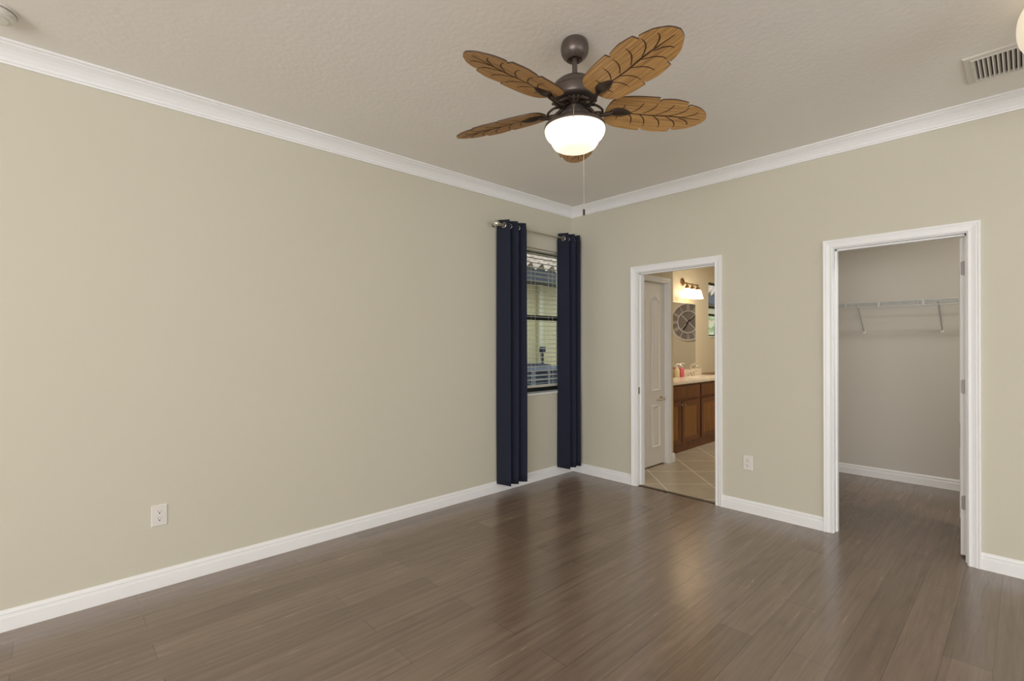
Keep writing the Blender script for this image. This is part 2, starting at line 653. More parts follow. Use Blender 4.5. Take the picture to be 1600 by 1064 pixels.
def casing(mb, plane, y0, y1, zt, sgn):
    """mitred door casing around an opening on the plane x=plane"""
    n = len(CAS)

    def ring(fn):
        return [fn(w_, t) for (w_, t) in CAS]
    rows = [ring(lambda w_, t: (plane + sgn * t, y0 - w_, 0.0)), ring(lambda w_, t: (plane + sgn * t, y0 - w_, zt + w_)),
            ring(lambda w_, t: (plane + sgn * t, y1 + w_, zt + w_)), ring(lambda w_, t: (plane + sgn * t, y1 + w_, 0.0))]
    vs = [p for r_ in rows for p in r_]
    fs = []
    for i in range(3):
        for k in range(n):
            fs.append((i * n + k, i * n + (k + 1) % n, (i + 1) * n + (k + 1) % n, (i + 1) * n + k))
    fs += [tuple(range(n)), tuple(range(3 * n, 4 * n))]
    mb.add(vs, fs)


def door_trim(name, D, label, stop_x):
    y0, y1, zt = D
    mb = MB()
    casing(mb, 0.0, y0 - 0.005, y1 + 0.005, zt + 0.005, -1)
    casing(mb, WT, y0 - 0.005, y1 + 0.005, zt + 0.005, 1)
    mb.box((0.001, y0 - J, 0), (WT - 0.001, y0, zt + J))
    mb.box((0.001, y1, 0), (WT - 0.001, y1 + J, zt + J))
    mb.box((0.001, y0, zt), (WT - 0.001, y1, zt + J))
    # stop
    s0, s1 = stop_x
    mb.box((s0, y0, 0), (s1, y0 + 0.010, zt))
    mb.box((s0, y1 - 0.010, 0), (s1, y1, zt))
    mb.box((s0, y0, zt - 0.010), (s1, y1, zt))
    o = struct(mb.build(name, M['trim']), label, 'door casing')
    return o


t3 = door_trim('trim_3', BD, 'white casing around the bathroom doorway', (0.045, 0.080))
t4 = door_trim('trim_4', CL, 'white casing around the closet doorway', (0.045, 0.080))
MB().cbox((0.012, BD[1] - 0.0015, 0.86), (0.036, BD[1] + 0.0, 0.925), 0.006, 1).build('strike_plate', M['hinge'], t3)
# threshold strip between planks and tile
struct(MB().box((0.012, BD[0], 0), (0.045, BD[1], 0.006)).build('trim_5', mat('threshold_bronze', rgb(72, 58, 46), 0.4), bevel=0.002), 'dark threshold strip in the bathroom doorway', 'threshold')

# ------------------------------------------------------------------ closet
CX = 1.945
b = MB()
b.box((CX, -4.3, 0), (CX + 0.1, -1.80, H))
struct(b.build('wall_closet_back', M['closetwall']), 'plain back wall of the closet', 'wall')
struct(MB().box((WT, -1.93, 0), (CX + 0.1, -1.81, H)).build('wall_closet_side', M['closetwall']))
struct(MB().box((WT, -4.3, 0), (CX, -4.2, H)).build('wall_closet_end', M['closetwall']))
struct(sweep(BASE, 'y', -4.2, -1.93, False, False, CX).build('baseboard_closet', M['trim']), 'white baseboard on the closet back wall', 'baseboard')

# closet door folded open into the closet
d1 = bpy.data.objects.new('door_1', None)
COL.objects.link(d1)
d1.location = (0.127, -3.038, 0)
struct(d1, 'white door standing open into the closet', 'door')
DW, DT, DZ0, DZ1 = 0.66, 0.035, 0.014, 1.983


def panel_door(parent, wdt, thick, z0, z1, name='door_slab', panels=None):
    """moulded two-column door: local x along the width, y thickness (front face y=0 towards -y), arched upper panels"""
    mb = MB()
    mb.box((0, 0, z0), (wdt, thick, z1))
    o = mb.build(name, M['door'], parent, bevel=0.0015)
    cols = panels
    for side in (0, 1):
        yf = 0.0 if side == 0 else thick
        sg = -1 if side == 0 else 1
        for (x0, x1) in cols:
            for (pz0, pz1, arch) in ((0.205, 0.665, 0), (0.815, 1.80, 1)):
                out = [(x0, pz0), (x1, pz0)]
                if arch:
                    xm = (x0 + x1) / 2
                    out += [(x1, pz1)]
                    for k in range(1, 12):
                        tt = k / 12
                        xx = x1 + (x0 - x1) * tt
                        zz = pz1 + 0.060 * (1 - abs(2 * tt - 1)) ** 1.25
                        out.append((xx, zz))
                    out += [(x0, pz1)]
                else:
                    out += [(x1, pz1), (x0, pz1)]
                # moulding bead swept round the outline
                cx = sum(p[0] for p in out) / len(out)
                cz = sum(p[1] for p in out) / len(out)
                n = len(out)
                rings = []
                for (ins, hgt) in ((0.0, 0.0), (0.005, 0.011), (0.013, 0.012), (0.022, 0.001), (0.030, 0.001), (0.042, 0.007)):
                    ring = []
                    for i, (px, pz) in enumerate(out):
                        p_ = Vector(out[(i - 1) % n])
                        q_ = Vector(out[(i + 1) % n])
                        c_ = Vector((px, pz))
                        e1 = (c_ - p_).normalized()
                        e2 = (q_ - c_).normalized()
                        n1 = Vector((-e1.y, e1.x))
                        n2 = Vector((-e2.y, e2.x))
                        nn = (n1 + n2)
                        nn = nn / max(0.5, nn.length_squared / 2)
                        c2 = c_ + nn * ins
                        ring.append((c2.x, yf + sg * hgt, c2.y))
                    rings.append(ring)
                vs = [p for r_ in rings for p in r_]
                fs = [(i * n + k, i * n + (k + 1) % n, (i + 1) * n + (k + 1) % n, (i + 1) * n + k) for i in range(len(rings) - 1) for k in range(n)]
                fs.append(tuple((len(rings) - 1) * n + k for k in range(n)))
                MB().add(vs, fs).build('raised_panel', M['door'], parent)
    return o


panel_door(d1, DW, DT, DZ0, DZ1, 'door_slab', [(0.11, 0.285), (0.375, 0.55)])
for hz in (1.795, 1.06, 0.34):
    mb = MB()
    mb.cbox((-0.0022, 0.004, hz - 0.044), (0.0, 0.031, hz + 0.044), 0.007, 0)
    mb.lathe([(0.0055, -0.044), (0.0055, 0.044)], (-0.006, -0.002, hz), 12)
    mb.build('hinge', M['hinge'], d1, smooth=True)
mb = MB()
mb.lathe([(0.026, -0.007), (0.026, 0)], (DW - 0.06, 0, 0.95), 20, 'y')
mb.tube([(DW - 0.06, -0.007, 0.95), (DW - 0.06, -0.045, 0.95), (DW - 0.07, -0.05, 0.95), (DW - 0.17, -0.05, 0.95)], 0.008, 10)
mb.build('lever_handle', M['nickel'], d1, smooth=True)

# wire shelf
SH = 1.715
SX = 1.645
ws = empty('wire_shelf', (CX, -2.5, SH), 'white wire closet shelf with hang rail on the closet back wall', 'shelf')
SY0, SY1 = -4.15 + 2.5, -1.935 + 2.5


def L(x, y, z):   # world -> shelf local (y given locally)
    return (x - CX, y, z - SH)


mb = MB()
mb.tube([L(SX, SY0, SH), L(SX, SY1, SH)], 0.0042, 8)
mb.tube([L(SX + 0.012, SY0, SH - 0.024), L(SX + 0.012, SY1, SH - 0.024)], 0.003, 8)
mb.build('front_rail', M['wire'], ws, smooth=True)
MB().tube([L(SX, SY0, SH - 0.046), L(SX, SY1, SH - 0.046)], 0.0042, 8).build('hang_rail', M['wire'], ws, smooth=True)
mb = MB()
y = SY0 + 0.01
while y < SY1:
    mb.tube([L(CX - 0.004, y, SH + 0.002), L(SX + 0.002, y, SH + 0.002), L(SX - 0.001, y, SH - 0.046)], 0.00135, 5)
    y += 0.0254
for xx in (CX - 0.006, SX + 0.15):
    mb.tube([L(xx, SY0, SH - 0.002), L(xx, SY1, SH - 0.002)], 0.003, 6)
mb.build('wire_deck', M['wire'], ws, smooth=True)
for yy in (-2.168 + 2.5, -2.758 + 2.5):
    mb = MB()
    mb.tube([L(SX, yy, SH - 0.010), L(SX + 0.012, yy, SH - 0.026), L(CX - 0.015, yy, 1.458), L(CX, yy, 1.445)], 0.0065, 8)
    br = mb.build('support_bracket', M['wire'], ws, smooth=True)
    MB().cbox(L(CX - 0.007, yy - 0.011, 1.428), L(CX, yy + 0.011, 1.460), 0.004, 0).build('wall_clip', M['pump'], br)
for yy in (-2.075 + 2.5, -2.335 + 2.5, -2.655 + 2.5):
    MB().box(L(SX - 0.005, yy - 0.007, SH - 0.047), L(SX + 0.006, yy + 0.007, SH + 0.003)).build('rail_clip', M['wire'], ws, bevel=0.002)

# ------------------------------------------------------------------ left wall window, blind, sill
win = MB()
GY = 0.105
fw = 0.022
b = win
b.box((WX0, GY, WZ0), (WX0 + fw, GY + 0.034, WZ1))
b.box((WX1 - fw, GY, WZ0), (WX1, GY + 0.034, WZ1))
b.box((WX0, GY, WZ0), (WX1, GY + 0.034, WZ0 + 0.045))
b.box((WX0, GY, WZ1 - 0.03), (WX1, GY + 0.05, WZ1))
w1 = struct(win.build('window_1', M['black'], bevel=0.002), 'black framed single-hung window between the navy curtains', 'window')
mb = MB()
mb.box((WX0 + fw, GY - 0.006, 1.575), (WX1 - fw, GY + 0.04, 1.622))
mb.box((WX0 + fw, GY - 0.004, WZ0 + 0.045), (WX1 - fw, GY + 0.03, WZ0 + 0.075))
mb.box((WX0 + fw, GY - 0.004, WZ0 + 0.05), (WX0 + fw + 0.014, GY + 0.03, 1.60))
mb.box((WX1 - fw - 0.014, GY - 0.004, WZ0 + 0.05), (WX1 - fw, GY + 0.03, 1.60))
mb.build('sash', M['black'], w1, bevel=0.002)
MB().box((WX0 + fw, GY + 0.018, WZ0 + 0.05), (WX1 - fw, GY + 0.022, WZ1 - 0.03)).build('pane', M['pane'], w1)
MB().box((WX0 - 0.0, -0.016, WZ0), (WX1 + 0.0, GY, WZ0 + 0.022)).build('window_sill', M['sill'], w1, bevel=0.004)

bl = empty('window_blind', ((WX0 + 0.01 - 0.150) / 2, 0.05, WZ0 + 0.03), 'white horizontal slat blind lowered inside the curtained window', 'blind')
BX = (-0.150 - WX0 - 0.01) / 2
mb = MB()
mb.box((-BX, -0.026, WZ1 - WZ0 - 0.03 - 0.020), (BX, 0.026, WZ1 - WZ0 - 0.03 - 0.001))
mb.build('headrail', M['blind'], bl, bevel=0.002)
mb = MB()
z = 0.11
zt = WZ1 - WZ0 - 0.03 - 0.045
n_s = int((zt - z) / 0.0445)
for i in range(n_s + 1):
    zz = z + (zt - z) * i / n_s
    pr = []
    for k in range(7):
        u = -1 + 2 * k / 6
        a = R(3)
        pr.append((u * 0.024 * math.cos(a), zz + u * 0.024 * math.sin(a) + 0.0022 * (1 - u * u)))
    vs = []
    for xx in (-BX, BX):
        for th in (0, 0.0024):
            vs += [(xx, p[0], p[1] + th) for p in pr]
    n = 7
    fs = []
    for k in range(n - 1):
        fs.append((k, k + 1, 2 * n + k + 1, 2 * n + k))
        fs.append((n + k, n + k + 1, 3 * n + k + 1, 3 * n + k))
    fs += [(0, n, 3 * n, 2 * n), (n - 1, 2 * n - 1, 4 * n - 1, 3 * n - 1)]
    fs += [tuple(range(n)) + tuple(range(2 * n - 1, n - 1, -1)), tuple(range(2 * n, 3 * n)) + tuple(range(4 * n - 1, 3 * n - 1, -1))]
    mb.add(vs, fs)
mb.build('slats', M['blind'], bl)
MB().box((-BX, -0.025, 0.040), (BX, 0.025, 0.060)).build('bottom_rail', M['blind'], bl, bevel=0.003)
for lx in (-0.29, 0.0075, 0.262):
    mb = MB()
    for ly in (-0.027, 0.027):
        mb.tube([(lx, ly, 0.05), (lx, ly, zt + 0.03)], 0.0013, 6)
    mb.build('ladder_cord', M['blind'], bl)

# ------------------------------------------------------------------ curtains
RZ, RY = 2.391, -0.095
rod = empty('curtain_rod', (-1.13, RY, RZ), 'slim nickel curtain rod with ball finial above the window', 'curtain rod')
MB().lathe([(0.0085, 0.0), (0.0085, 1.118)], (0, 0, 0), 16, 'x').build('rod', M['nickel'], rod, smooth=True)
prof = []
for k in range(15):
    a = -PI / 2 + PI * k / 14
    prof.append((0.029 * math.cos(a) + 0.0001, -0.022 + 0.029 * math.sin(a)))
mb = MB().lathe(prof, n=14, axis='x')
mb.lathe([(0.013, 0.0), (0.019, 0.004), (0.019, 0.010), (0.012, 0.016)], n=20, axis='x')
mb.lathe([(0.0001, -0.062), (0.008, -0.060), (0.010, -0.054), (0.007, -0.048)], n=16, axis='x')
mb.build('finial', mat('finial_glass', rgb(200, 196, 176), 0.12, metal=0.6), rod)
for xx in (0.03, 1.09):
    mb = MB()
    mb.lathe([(0.022, 0.0), (0.022, -0.006)], (xx, -RY, 0.012), 18, 'y')
    mb.tube([(xx, -RY - 0.004, 0.012), (xx, -0.01, 0.0), (xx, -0.004, -0.012), (xx, 0.010, -0.010)], 0.005, 8)
    mb.build('wall_bracket', M['nickel'], rod, smooth=True)
MB().lathe([(0.010, 1.114), (0.013, 1.117), (0.013, 1.124), (0.0001, 1.126)], n=16, axis='x').build('end_cap', M['nickel'], rod, smooth=True)


def curtain(name, pts, z0, z1, label, seed):
    rnd = random.Random(seed)
    ox = sum(p[0] for p in pts) / len(pts)
    root = empty(name, (ox, RY, z0), label, 'curtain', 'navy grommet curtains')
    path = catmull(pts, 9)
    n = len(path)
    rows = 34
    vs = []
    ph = [rnd.uniform(0, 6) for _ in range(3)]
    for r_ in range(rows + 1):
        f = r_ / rows
        z = z0 + (z1 - z0) * f
        for i, (x, y_) in enumerate(path):
            u = i / (n - 1)
            # folds loosen a little lower down and sway slightly
            g = 1.0 + 0.10 * (1 - f) * math.sin(5 * u + ph[0])
            if f > 0.97:
                g *= 1 - (f - 0.97) * 5
            yy = RY + (y_ - RY) * g
            xx = x + 0.006 * math.sin(3.1 * f + ph[1] + 4 * u) * (1 - f)
            # edge header dips a touch between the grommets
            dz = 0.0 if r_ < rows else 0.004 * math.cos(2 * PI * u * 3)
            vs.append((xx - ox, yy - RY, z - z0 + dz))
    fs = [(r_ * n + i, r_ * n + i + 1, (r_ + 1) * n + i + 1, (r_ + 1) * n + i) for r_ in range(rows) for i in range(n - 1)]
    o = MB().add(vs, fs).build('fabric_panel', M['navy'], root, smooth=True)
    for p in o.data.polygons:
        p.use_smooth = True
    so = o.modifiers.new('thick', 'SOLIDIFY')
    so.thickness = 0.0025
    so.offset = 0
    # hem band stitched near the foot
    # grommets where the fold walls cross the rod
    for i in range(n - 1):
        (xa, ya), (xb, yb) = path[i], path[i + 1]
        if (ya - RY) * (yb - RY) <= 0 and ya != yb:
            t = (RY - ya) / (yb - ya)
            c = (xa + (xb - xa) * t - ox, 0, RZ - z0)
            d = Vector((xb - xa, yb - ya, 0)).normalized()
            nm = (d.y, -d.x, 0)
            MB().torus(c, nm, 0.0205, 0.0048).build('grommet', M['nickel'], root, smooth=True)
    return root


curtain('curtain', [(-1.078, -0.020), (-1.060, -0.088), (-1.040, -0.157), (-1.032, -0.098), (-1.020, -0.038), (-0.992, -0.090), (-0.938, -0.157), (-0.930, -0.098), (-0.918, -0.038), (-0.892, -0.090),
                    (-0.838, -0.155), (-0.816, -0.115), (-0.795, -0.045)],
        0.078, 2.440, 'navy blue grommet curtain left of the window', 3)
curtain('curtain', [(-0.254, -0.018), (-0.248, -0.088), (-0.236, -0.157), (-0.228, -0.098), (-0.216, -0.038), (-0.190, -0.090), (-0.137, -0.157), (-0.129, -0.098), (-0.118, -0.038), (-0.096, -0.090),
                    (-0.052, -0.152), (-0.032, -0.100)],
        0.084, 2.446, 'navy blue grommet curtain right of the window by the corner', 8)


# ------------------------------------------------------------------ outlets
def outlet(loc, rz, label):
    root = empty('wall_outlet', loc, label, 'outlet', 'wall outlets', rz)
    # local: plate lies in the x-z plane, faces -y
    mb = MB()
    pr = [(0.037, 0.0585, 0.0), (0.037, 0.0585, 0.002), (0.033, 0.0545, 0.0055)]
    vs = []
    for (hx, hz, d) in pr:
        vs += [(-hx, -d, -hz), (hx, -d, -hz), (hx, -d, hz), (-hx, -d, hz)]
    fs = [(0, 1, 2, 3), (8, 9, 10, 11)] + [(i * 4 + k, i * 4 + (k + 1) % 4, (i + 1) * 4 + (k + 1) % 4, (i + 1) * 4 + k) for i in range(2) for k in range(4)]
    mb.add(vs, fs)
    mb.build('cover_plate', M['outlet'], root)
    for cz in (0.0195, -0.0195):
        mb = MB()
        n = 24
        ring = []
        for k in range(n):
            a = 2 * PI * k / n
            ring.append((max(-0.0165, min(0.0165, 0.0185 * math.cos(a))), max(-0.0135, min(0.0135, 0.0185 * math.sin(a)))))
        vs = [(x, -0.005, cz + z) for x, z in ring] + [(x * 0.96, -0.0075, cz + z * 0.96) for x, z in ring]
        fs = [tuple(range(n)), tuple(range(n, 2 * n))] + [(k, (k + 1) % n, n + (k + 1) % n, n + k) for k in range(n)]
        mb.add(vs, fs)
        mb.box((-0.0075, -0.0079, cz + 0.000), (-0.0055, -0.0074, cz + 0.008), 1)
        mb.box((0.0055, -0.0079, cz + 0.001), (0.0072, -0.0074, cz + 0.007), 1)
        mb.lathe([(0.0034, -0.0079), (0.0034, -0.0074)], (0, 0, cz - 0.0065), 12, 'y', 1)
        mb.build('receptacle', [M['outlet'], M['slot']], root)
    MB().lathe([(0.003, -0.0062), (0.003, -0.005)], (0, 0, 0), 12, 'y').build('cover_screw', M['outlet'], root)
    return root


outlet((-3.554, 0, 0.396), 0, 'white duplex outlet low on the long left wall')
outlet((0, -1.776, 0.392), R(-90), 'white duplex outlet on the wall between the two doorways')

# ------------------------------------------------------------------ ceiling vent
vt = empty('air_vent', (-0.521, -3.30, H), 'white louvered air vent in the ceiling beside the globe light', 'vent')
VX, VY = 0.168, 0.23
mb = MB()
vs = []
for (hx, hy, zz) in ((VX, VY, 0.0), (VX, VY, -0.004), (VX - 0.004, VY - 0.004, -0.008), (VX - 0.026, VY - 0.026, -0.010), (VX - 0.030, VY - 0.030, -0.014), (VX - 0.034, VY - 0.034, -0.014), (VX - 0.034, VY - 0.034, 0.0)):
    vs += [(-hx, -hy, zz), (hx, -hy, zz), (hx, hy, zz), (-hx, hy, zz)]
mb.add(vs, [(i * 4 + k, i * 4 + (k + 1) % 4, ((i + 1) % 7) * 4 + (k + 1) % 4, ((i + 1) % 7) * 4 + k) for i in range(7) for k in range(4)])
mb.build('frame', M['vent'], vt)
MB().box((-VX + 0.034, -VY + 0.034, -0.0015), (VX - 0.034, VY - 0.034, -0.0005)).build('duct_opening', M['ventdark'], vt)
yy = -VY + 0.040
while yy < VY - 0.036:
    mb = MB()
    sl = R(38)
    c, s_ = math.cos(sl) * 0.0075, math.sin(sl) * 0.0075
    p = [(yy - s_, -0.004 - c * 0.3 + 0.002), (yy + s_, -0.014)]
    vs = []
    for xx in (-VX + 0.034, VX - 0.034):
        vs += [(xx, p[0][0], -0.002), (xx, p[0][0] + 0.0022, -0.002), (xx, p[1][0] + 0.0022, -0.013), (xx, p[1][0], -0.013)]
    mb.add(vs, [(0, 1, 2, 3), (4, 5, 6, 7), (0, 1, 5, 4), (1, 2, 6, 5), (2, 3, 7, 6), (3, 0, 4, 7)])
    mb.build('louver', M['vent'], vt)
    yy += 0.0172

# ------------------------------------------------------------------ smoke detector
sd = empty('smoke_detector', (-4.162, -0.322, H), 'round white smoke detector on the ceiling near the left wall', 'smoke detector')
MB().lathe([(0.0001, 0), (0.080, 0), (0.080, -0.006), (0.077, -0.010), (0.0001, -0.010)], n=48).build('mounting_base', M['smoke'], sd, smooth=True)
MB().lathe([(0.074, -0.009), (0.074, -0.014), (0.0001, -0.014)], n=48).build('seam_ring', M['smoked'], sd, smooth=True)
MB().lathe([(0.0001, -0.012), (0.073, -0.013), (0.072, -0.026), (0.066, -0.034), (0.050, -0.037), (0.048, -0.040), (0.0001, -0.041)], n=48).build('cover', M['smoke'], sd, smooth=True)

# ------------------------------------------------------------------ globe light at the right edge of the ceiling
gl = empty('ceiling_light', (-1.113, -3.446, H), 'cream glass bowl ceiling light hanging at the right edge beside the air vent', 'ceiling light')
MB().lathe([(0.0001, 0), (0.075, 0), (0.073, -0.012), (0.060, -0.024), (0.0001, -0.028)], n=36).build('canopy', M['bronze'], gl, smooth=True)
prof = []
for k in range(25):
    a = PI / 2 - PI * k / 24
    c_, s_ = math.cos(a), math.sin(a)
    prof.append((max(0.0001, 0.185 * abs(c_) ** 0.62), -0.148 + 0.125 * math.copysign(abs(s_) ** 0.8, s_)))
MB().lathe(prof, n=48).build('glass_bowl', M['globe'], gl, smooth=True)

# ------------------------------------------------------------------ ceiling fan
FX, FY = -2.211, -1.844
fan = empty('ceiling_fan', (FX, FY, H), 'bronze ceiling fan with five carved palm-leaf wood blades and lit bowl', 'ceiling fan')


def Z(z):
    return z - H


MB().lathe([(0.0001, 0), (0.052, 0), (0.058, Z(2.737)), (0.0635, Z(2.722)), (0.065, Z(2.705)), (0.062, Z(2.685)), (0.053, Z(2.668)), (0.040, Z(2.657)), (0.036, Z(2.654)),
            (0.034, Z(2.657)), (0.028, Z(2.664)), (0.0001, Z(2.664))], n=48).build('canopy', M['bronze'], fan, smooth=True)
MB().lathe([(0.012, Z(2.672)), (0.012, Z(2.56))], n=24).build('downrod', M['bronze'], fan, smooth=True)
mb = MB()
mb.lathe([(0.0001, Z(2.578)), (0.022, Z(2.578)), (0.024, Z(2.566)), (0.055, Z(2.562)), (0.082, Z(2.552)), (0.099, Z(2.536)), (0.107, Z(2.518)), (0.1075, Z(2.513)), (0.105, Z(2.511)),
          (0.1055, Z(2.508)), (0.1055, Z(2.474)), (0.102, Z(2.466)), (0.096, Z(2.462)), (0.070, Z(2.460)), (0.0001, Z(2.460))], n=64)
mb.build('motor_housing', M['bronze'], fan, smooth=True)
# fluted flywheel ring under the housing
mb = MB()
mb.lathe([(0.064, Z(2.461)), (0.064, Z(2.450)), (0.056, Z(2.444)), (0.056, Z(2.434)), (0.0001, Z(2.434))], n=48)
for k in range(20):
    a = 2 * PI * k / 20
    c, s_ = math.cos(a), math.sin(a)
    mb.tube([(0.068 * c, 0.068 * s_, Z(2.460)), (0.060 * c, 0.060 * s_, Z(2.440))], 0.0055, 8)
mb.build('flywheel', M['bronzed'], fan, smooth=True)
mb = MB()
mb.lathe([(0.040, Z(2.436)), (0.040, Z(2.412)), (0.062, Z(2.408)), (0.070, Z(2.398)), (0.071, Z(2.374)), (0.066, Z(2.372)), (0.0001, Z(2.372))], n=48)
mb.build('switch_housing', M['bronze'], fan, smooth=True)
MB().lathe([(0.066, Z(2.376)), (0.090, Z(2.370)), (0.120, Z(2.360)), (0.138, Z(2.348)), (0.1415, Z(2.338)), (0.139, Z(2.334)), (0.0001, Z(2.336))], n=64).build('light_pan', M['bronze'], fan, smooth=True)
MB().lathe([(0.128, Z(2.336)), (0.1385, Z(2.332)), (0.1395, Z(2.322)), (0.136, Z(2.308)), (0.128, Z(2.294)), (0.118, Z(2.284)), (0.111, Z(2.275)), (0.106, Z(2.263)), (0.098, Z(2.251)),
            (0.082, Z(2.242)), (0.055, Z(2.237)), (0.0001, Z(2.2355))], n=64).build('light_bowl', M['bowl'], fan, smooth=True)

# --- blade (local: x radial, y tangential, underside carved)
PITCH = R(13.15)
R0, R1, WMAX = 0.150, 0.653, 0.113


def half_w(s):
    # leaf half width along s in 0..1
    pts = [(0, 0.0), (0.012, 0.42), (0.04, 0.66), (0.10, 0.84), (0.22, 0.95), (0.42, 1.0), (0.60, 0.985), (0.75, 0.86), (0.86, 0.66), (0.93, 0.46), (0.975, 0.27), (1.0, 0.0)]
    for i in range(len(pts) - 1):
        if pts[i][0] <= s <= pts[i + 1][0]:
            (a, fa), (b_, fb) = pts[i], pts[i + 1]
            t = (s - a) / (b_ - a)
            # smooth
            i0, i3 = max(i - 1, 0), min(i + 2, len(pts) - 1)
            ma = (fb - pts[i0][1]) / (b_ - pts[i0][0]) * (b_ - a) if i > 0 else (fb - fa) * 1.6
            mb_ = (pts[i3][1] - fa) / (pts[i3][0] - a) * (b_ - a) if i < len(pts) - 2 else (fb - fa) * 1.6
            h = (2 * t ** 3 - 3 * t * t + 1) * fa + (t ** 3 - 2 * t * t + t) * ma + (-2 * t ** 3 + 3 * t * t) * fb + (t ** 3 - t * t) * mb_
            return max(0.0, h) * WMAX
    return 0.0


NOTCH = {1: [(0.352, 0.020), (0.505, 0.024)], -1: [(0.372, 0.024), (0.517, 0.026)]}


def edge_pts(sgn):
    out = []
    rs = []
    n = 60
    for i in range(n + 1):
        s = 0.5 - 0.5 * math.cos(PI * i / n)
        rs.append(R0 + (R1 - R0) * s)
    for (rn, dp) in NOTCH[sgn]:
        rs += [rn - 0.0005, rn + 0.006, rn + 0.016]
    rs = sorted(set(rs))
    for r_ in rs:
        hw = half_w((r_ - R0) / (R1 - R0))
        for (rn, dp) in NOTCH[sgn]:
            # tear: the leaf lobe overhangs the next one, a sharp step in then a slow return
            if rn <= r_ < rn + 0.006:
                hw -= dp * (r_ - rn) / 0.006
            elif rn + 0.006 <= r_ < rn + 0.016:
                hw -= dp * (1 - 0.6 * (r_ - rn - 0.006) / 0.010)
            elif rn + 0.016 <= r_ < rn + 0.075:
                hw -= dp * 0.4 * (1 - (r_ - rn - 0.016) / 0.059)
        out.append((r_, sgn * max(hw, 0)))
    return out


def leaf_z(r_, w_):
    return -0.022 * (r_ - 0.2) - 0.10 * w_ * w_ * 2.0


mb = MB()
up = edge_pts(1)
dn = edge_pts(-1)


def interp(tab, r_):
    for i in range(len(tab) - 1):
        if tab[i][0] <= r_ <= tab[i + 1][0]:
            d = tab[i + 1][0] - tab[i][0]
            t = 0 if d == 0 else (r_ - tab[i][0]) / d
            return tab[i][1] + (tab[i + 1][1] - tab[i][1]) * t
    return 0.0


rs = sorted(set([p[0] for p in up] + [p[0] for p in dn]))
NW = 12
vs_b, vs_t = [], []
TH = 0.006
for r_ in rs:
    lo, hi = interp(dn, r_), interp(up, r_)
    for k in range(NW + 1):
        w_ = lo + (hi - lo) * k / NW
        vs_b.append((r_, w_, leaf_z(r_, w_)))
        vs_t.append((r_, w_, leaf_z(r_, w_) + TH))
nb = len(vs_b)
n1 = NW + 1
fs, mi = [], []
for i in range(len(rs) - 1):
    for k in range(NW):
        q = (i * n1 + k, i * n1 + k + 1, (i + 1) * n1 + k + 1, (i + 1) * n1 + k)
        fs.append(q)
        mi.append(0)
        fs.append(tuple(nb + j for j in reversed(q)))
        mi.append(0)
    for k in (0, NW):
        fs.append((i * n1 + k, (i + 1) * n1 + k, nb + (i + 1) * n1 + k, nb + i * n1 + k))
        mi.append(2)
for f_, m_ in zip(fs, mi):
    mb.add([], [], 0)
k0 = len(mb.v)
mb.v += vs_b + vs_t
mb.f += fs
mb.m += mi


def vein(path, wd):
    """tapered carved line just under the leaf's lower face"""
    P = catmull(path, 6)
    n = len(P)
    vs = []
    for i, (x, y_) in enumerate(P):
        a = P[max(i - 1, 0)]
        b_ = P[min(i + 1, n - 1)]
        d = Vector((b_[0] - a[0], b_[1] - a[1])).normalized()
        nn = Vector((-d.y, d.x))
        wdt = wd * (0.35 + 0.65 * math.sin(PI * min(1, (i + 0.6) / n)) ** 0.7) * (1 - 0.35 * i / n)
        for sg in (1, -1):
            px, py = x + nn.x * wdt * sg, y_ + nn.y * wdt * sg
            vs.append((px, py, leaf_z(px, py) - 0.0007))
        vs.append((x, y_, leaf_z(x, y_) - 0.0016))
    fs = []
    for i in range(n - 1):
        fs.append((3 * i, 3 * i + 2, 3 * i + 5, 3 * i + 3))
        fs.append((3 * i + 2, 3 * i + 1, 3 * i + 4, 3 * i + 5))
    mb.add(vs, fs, 1)


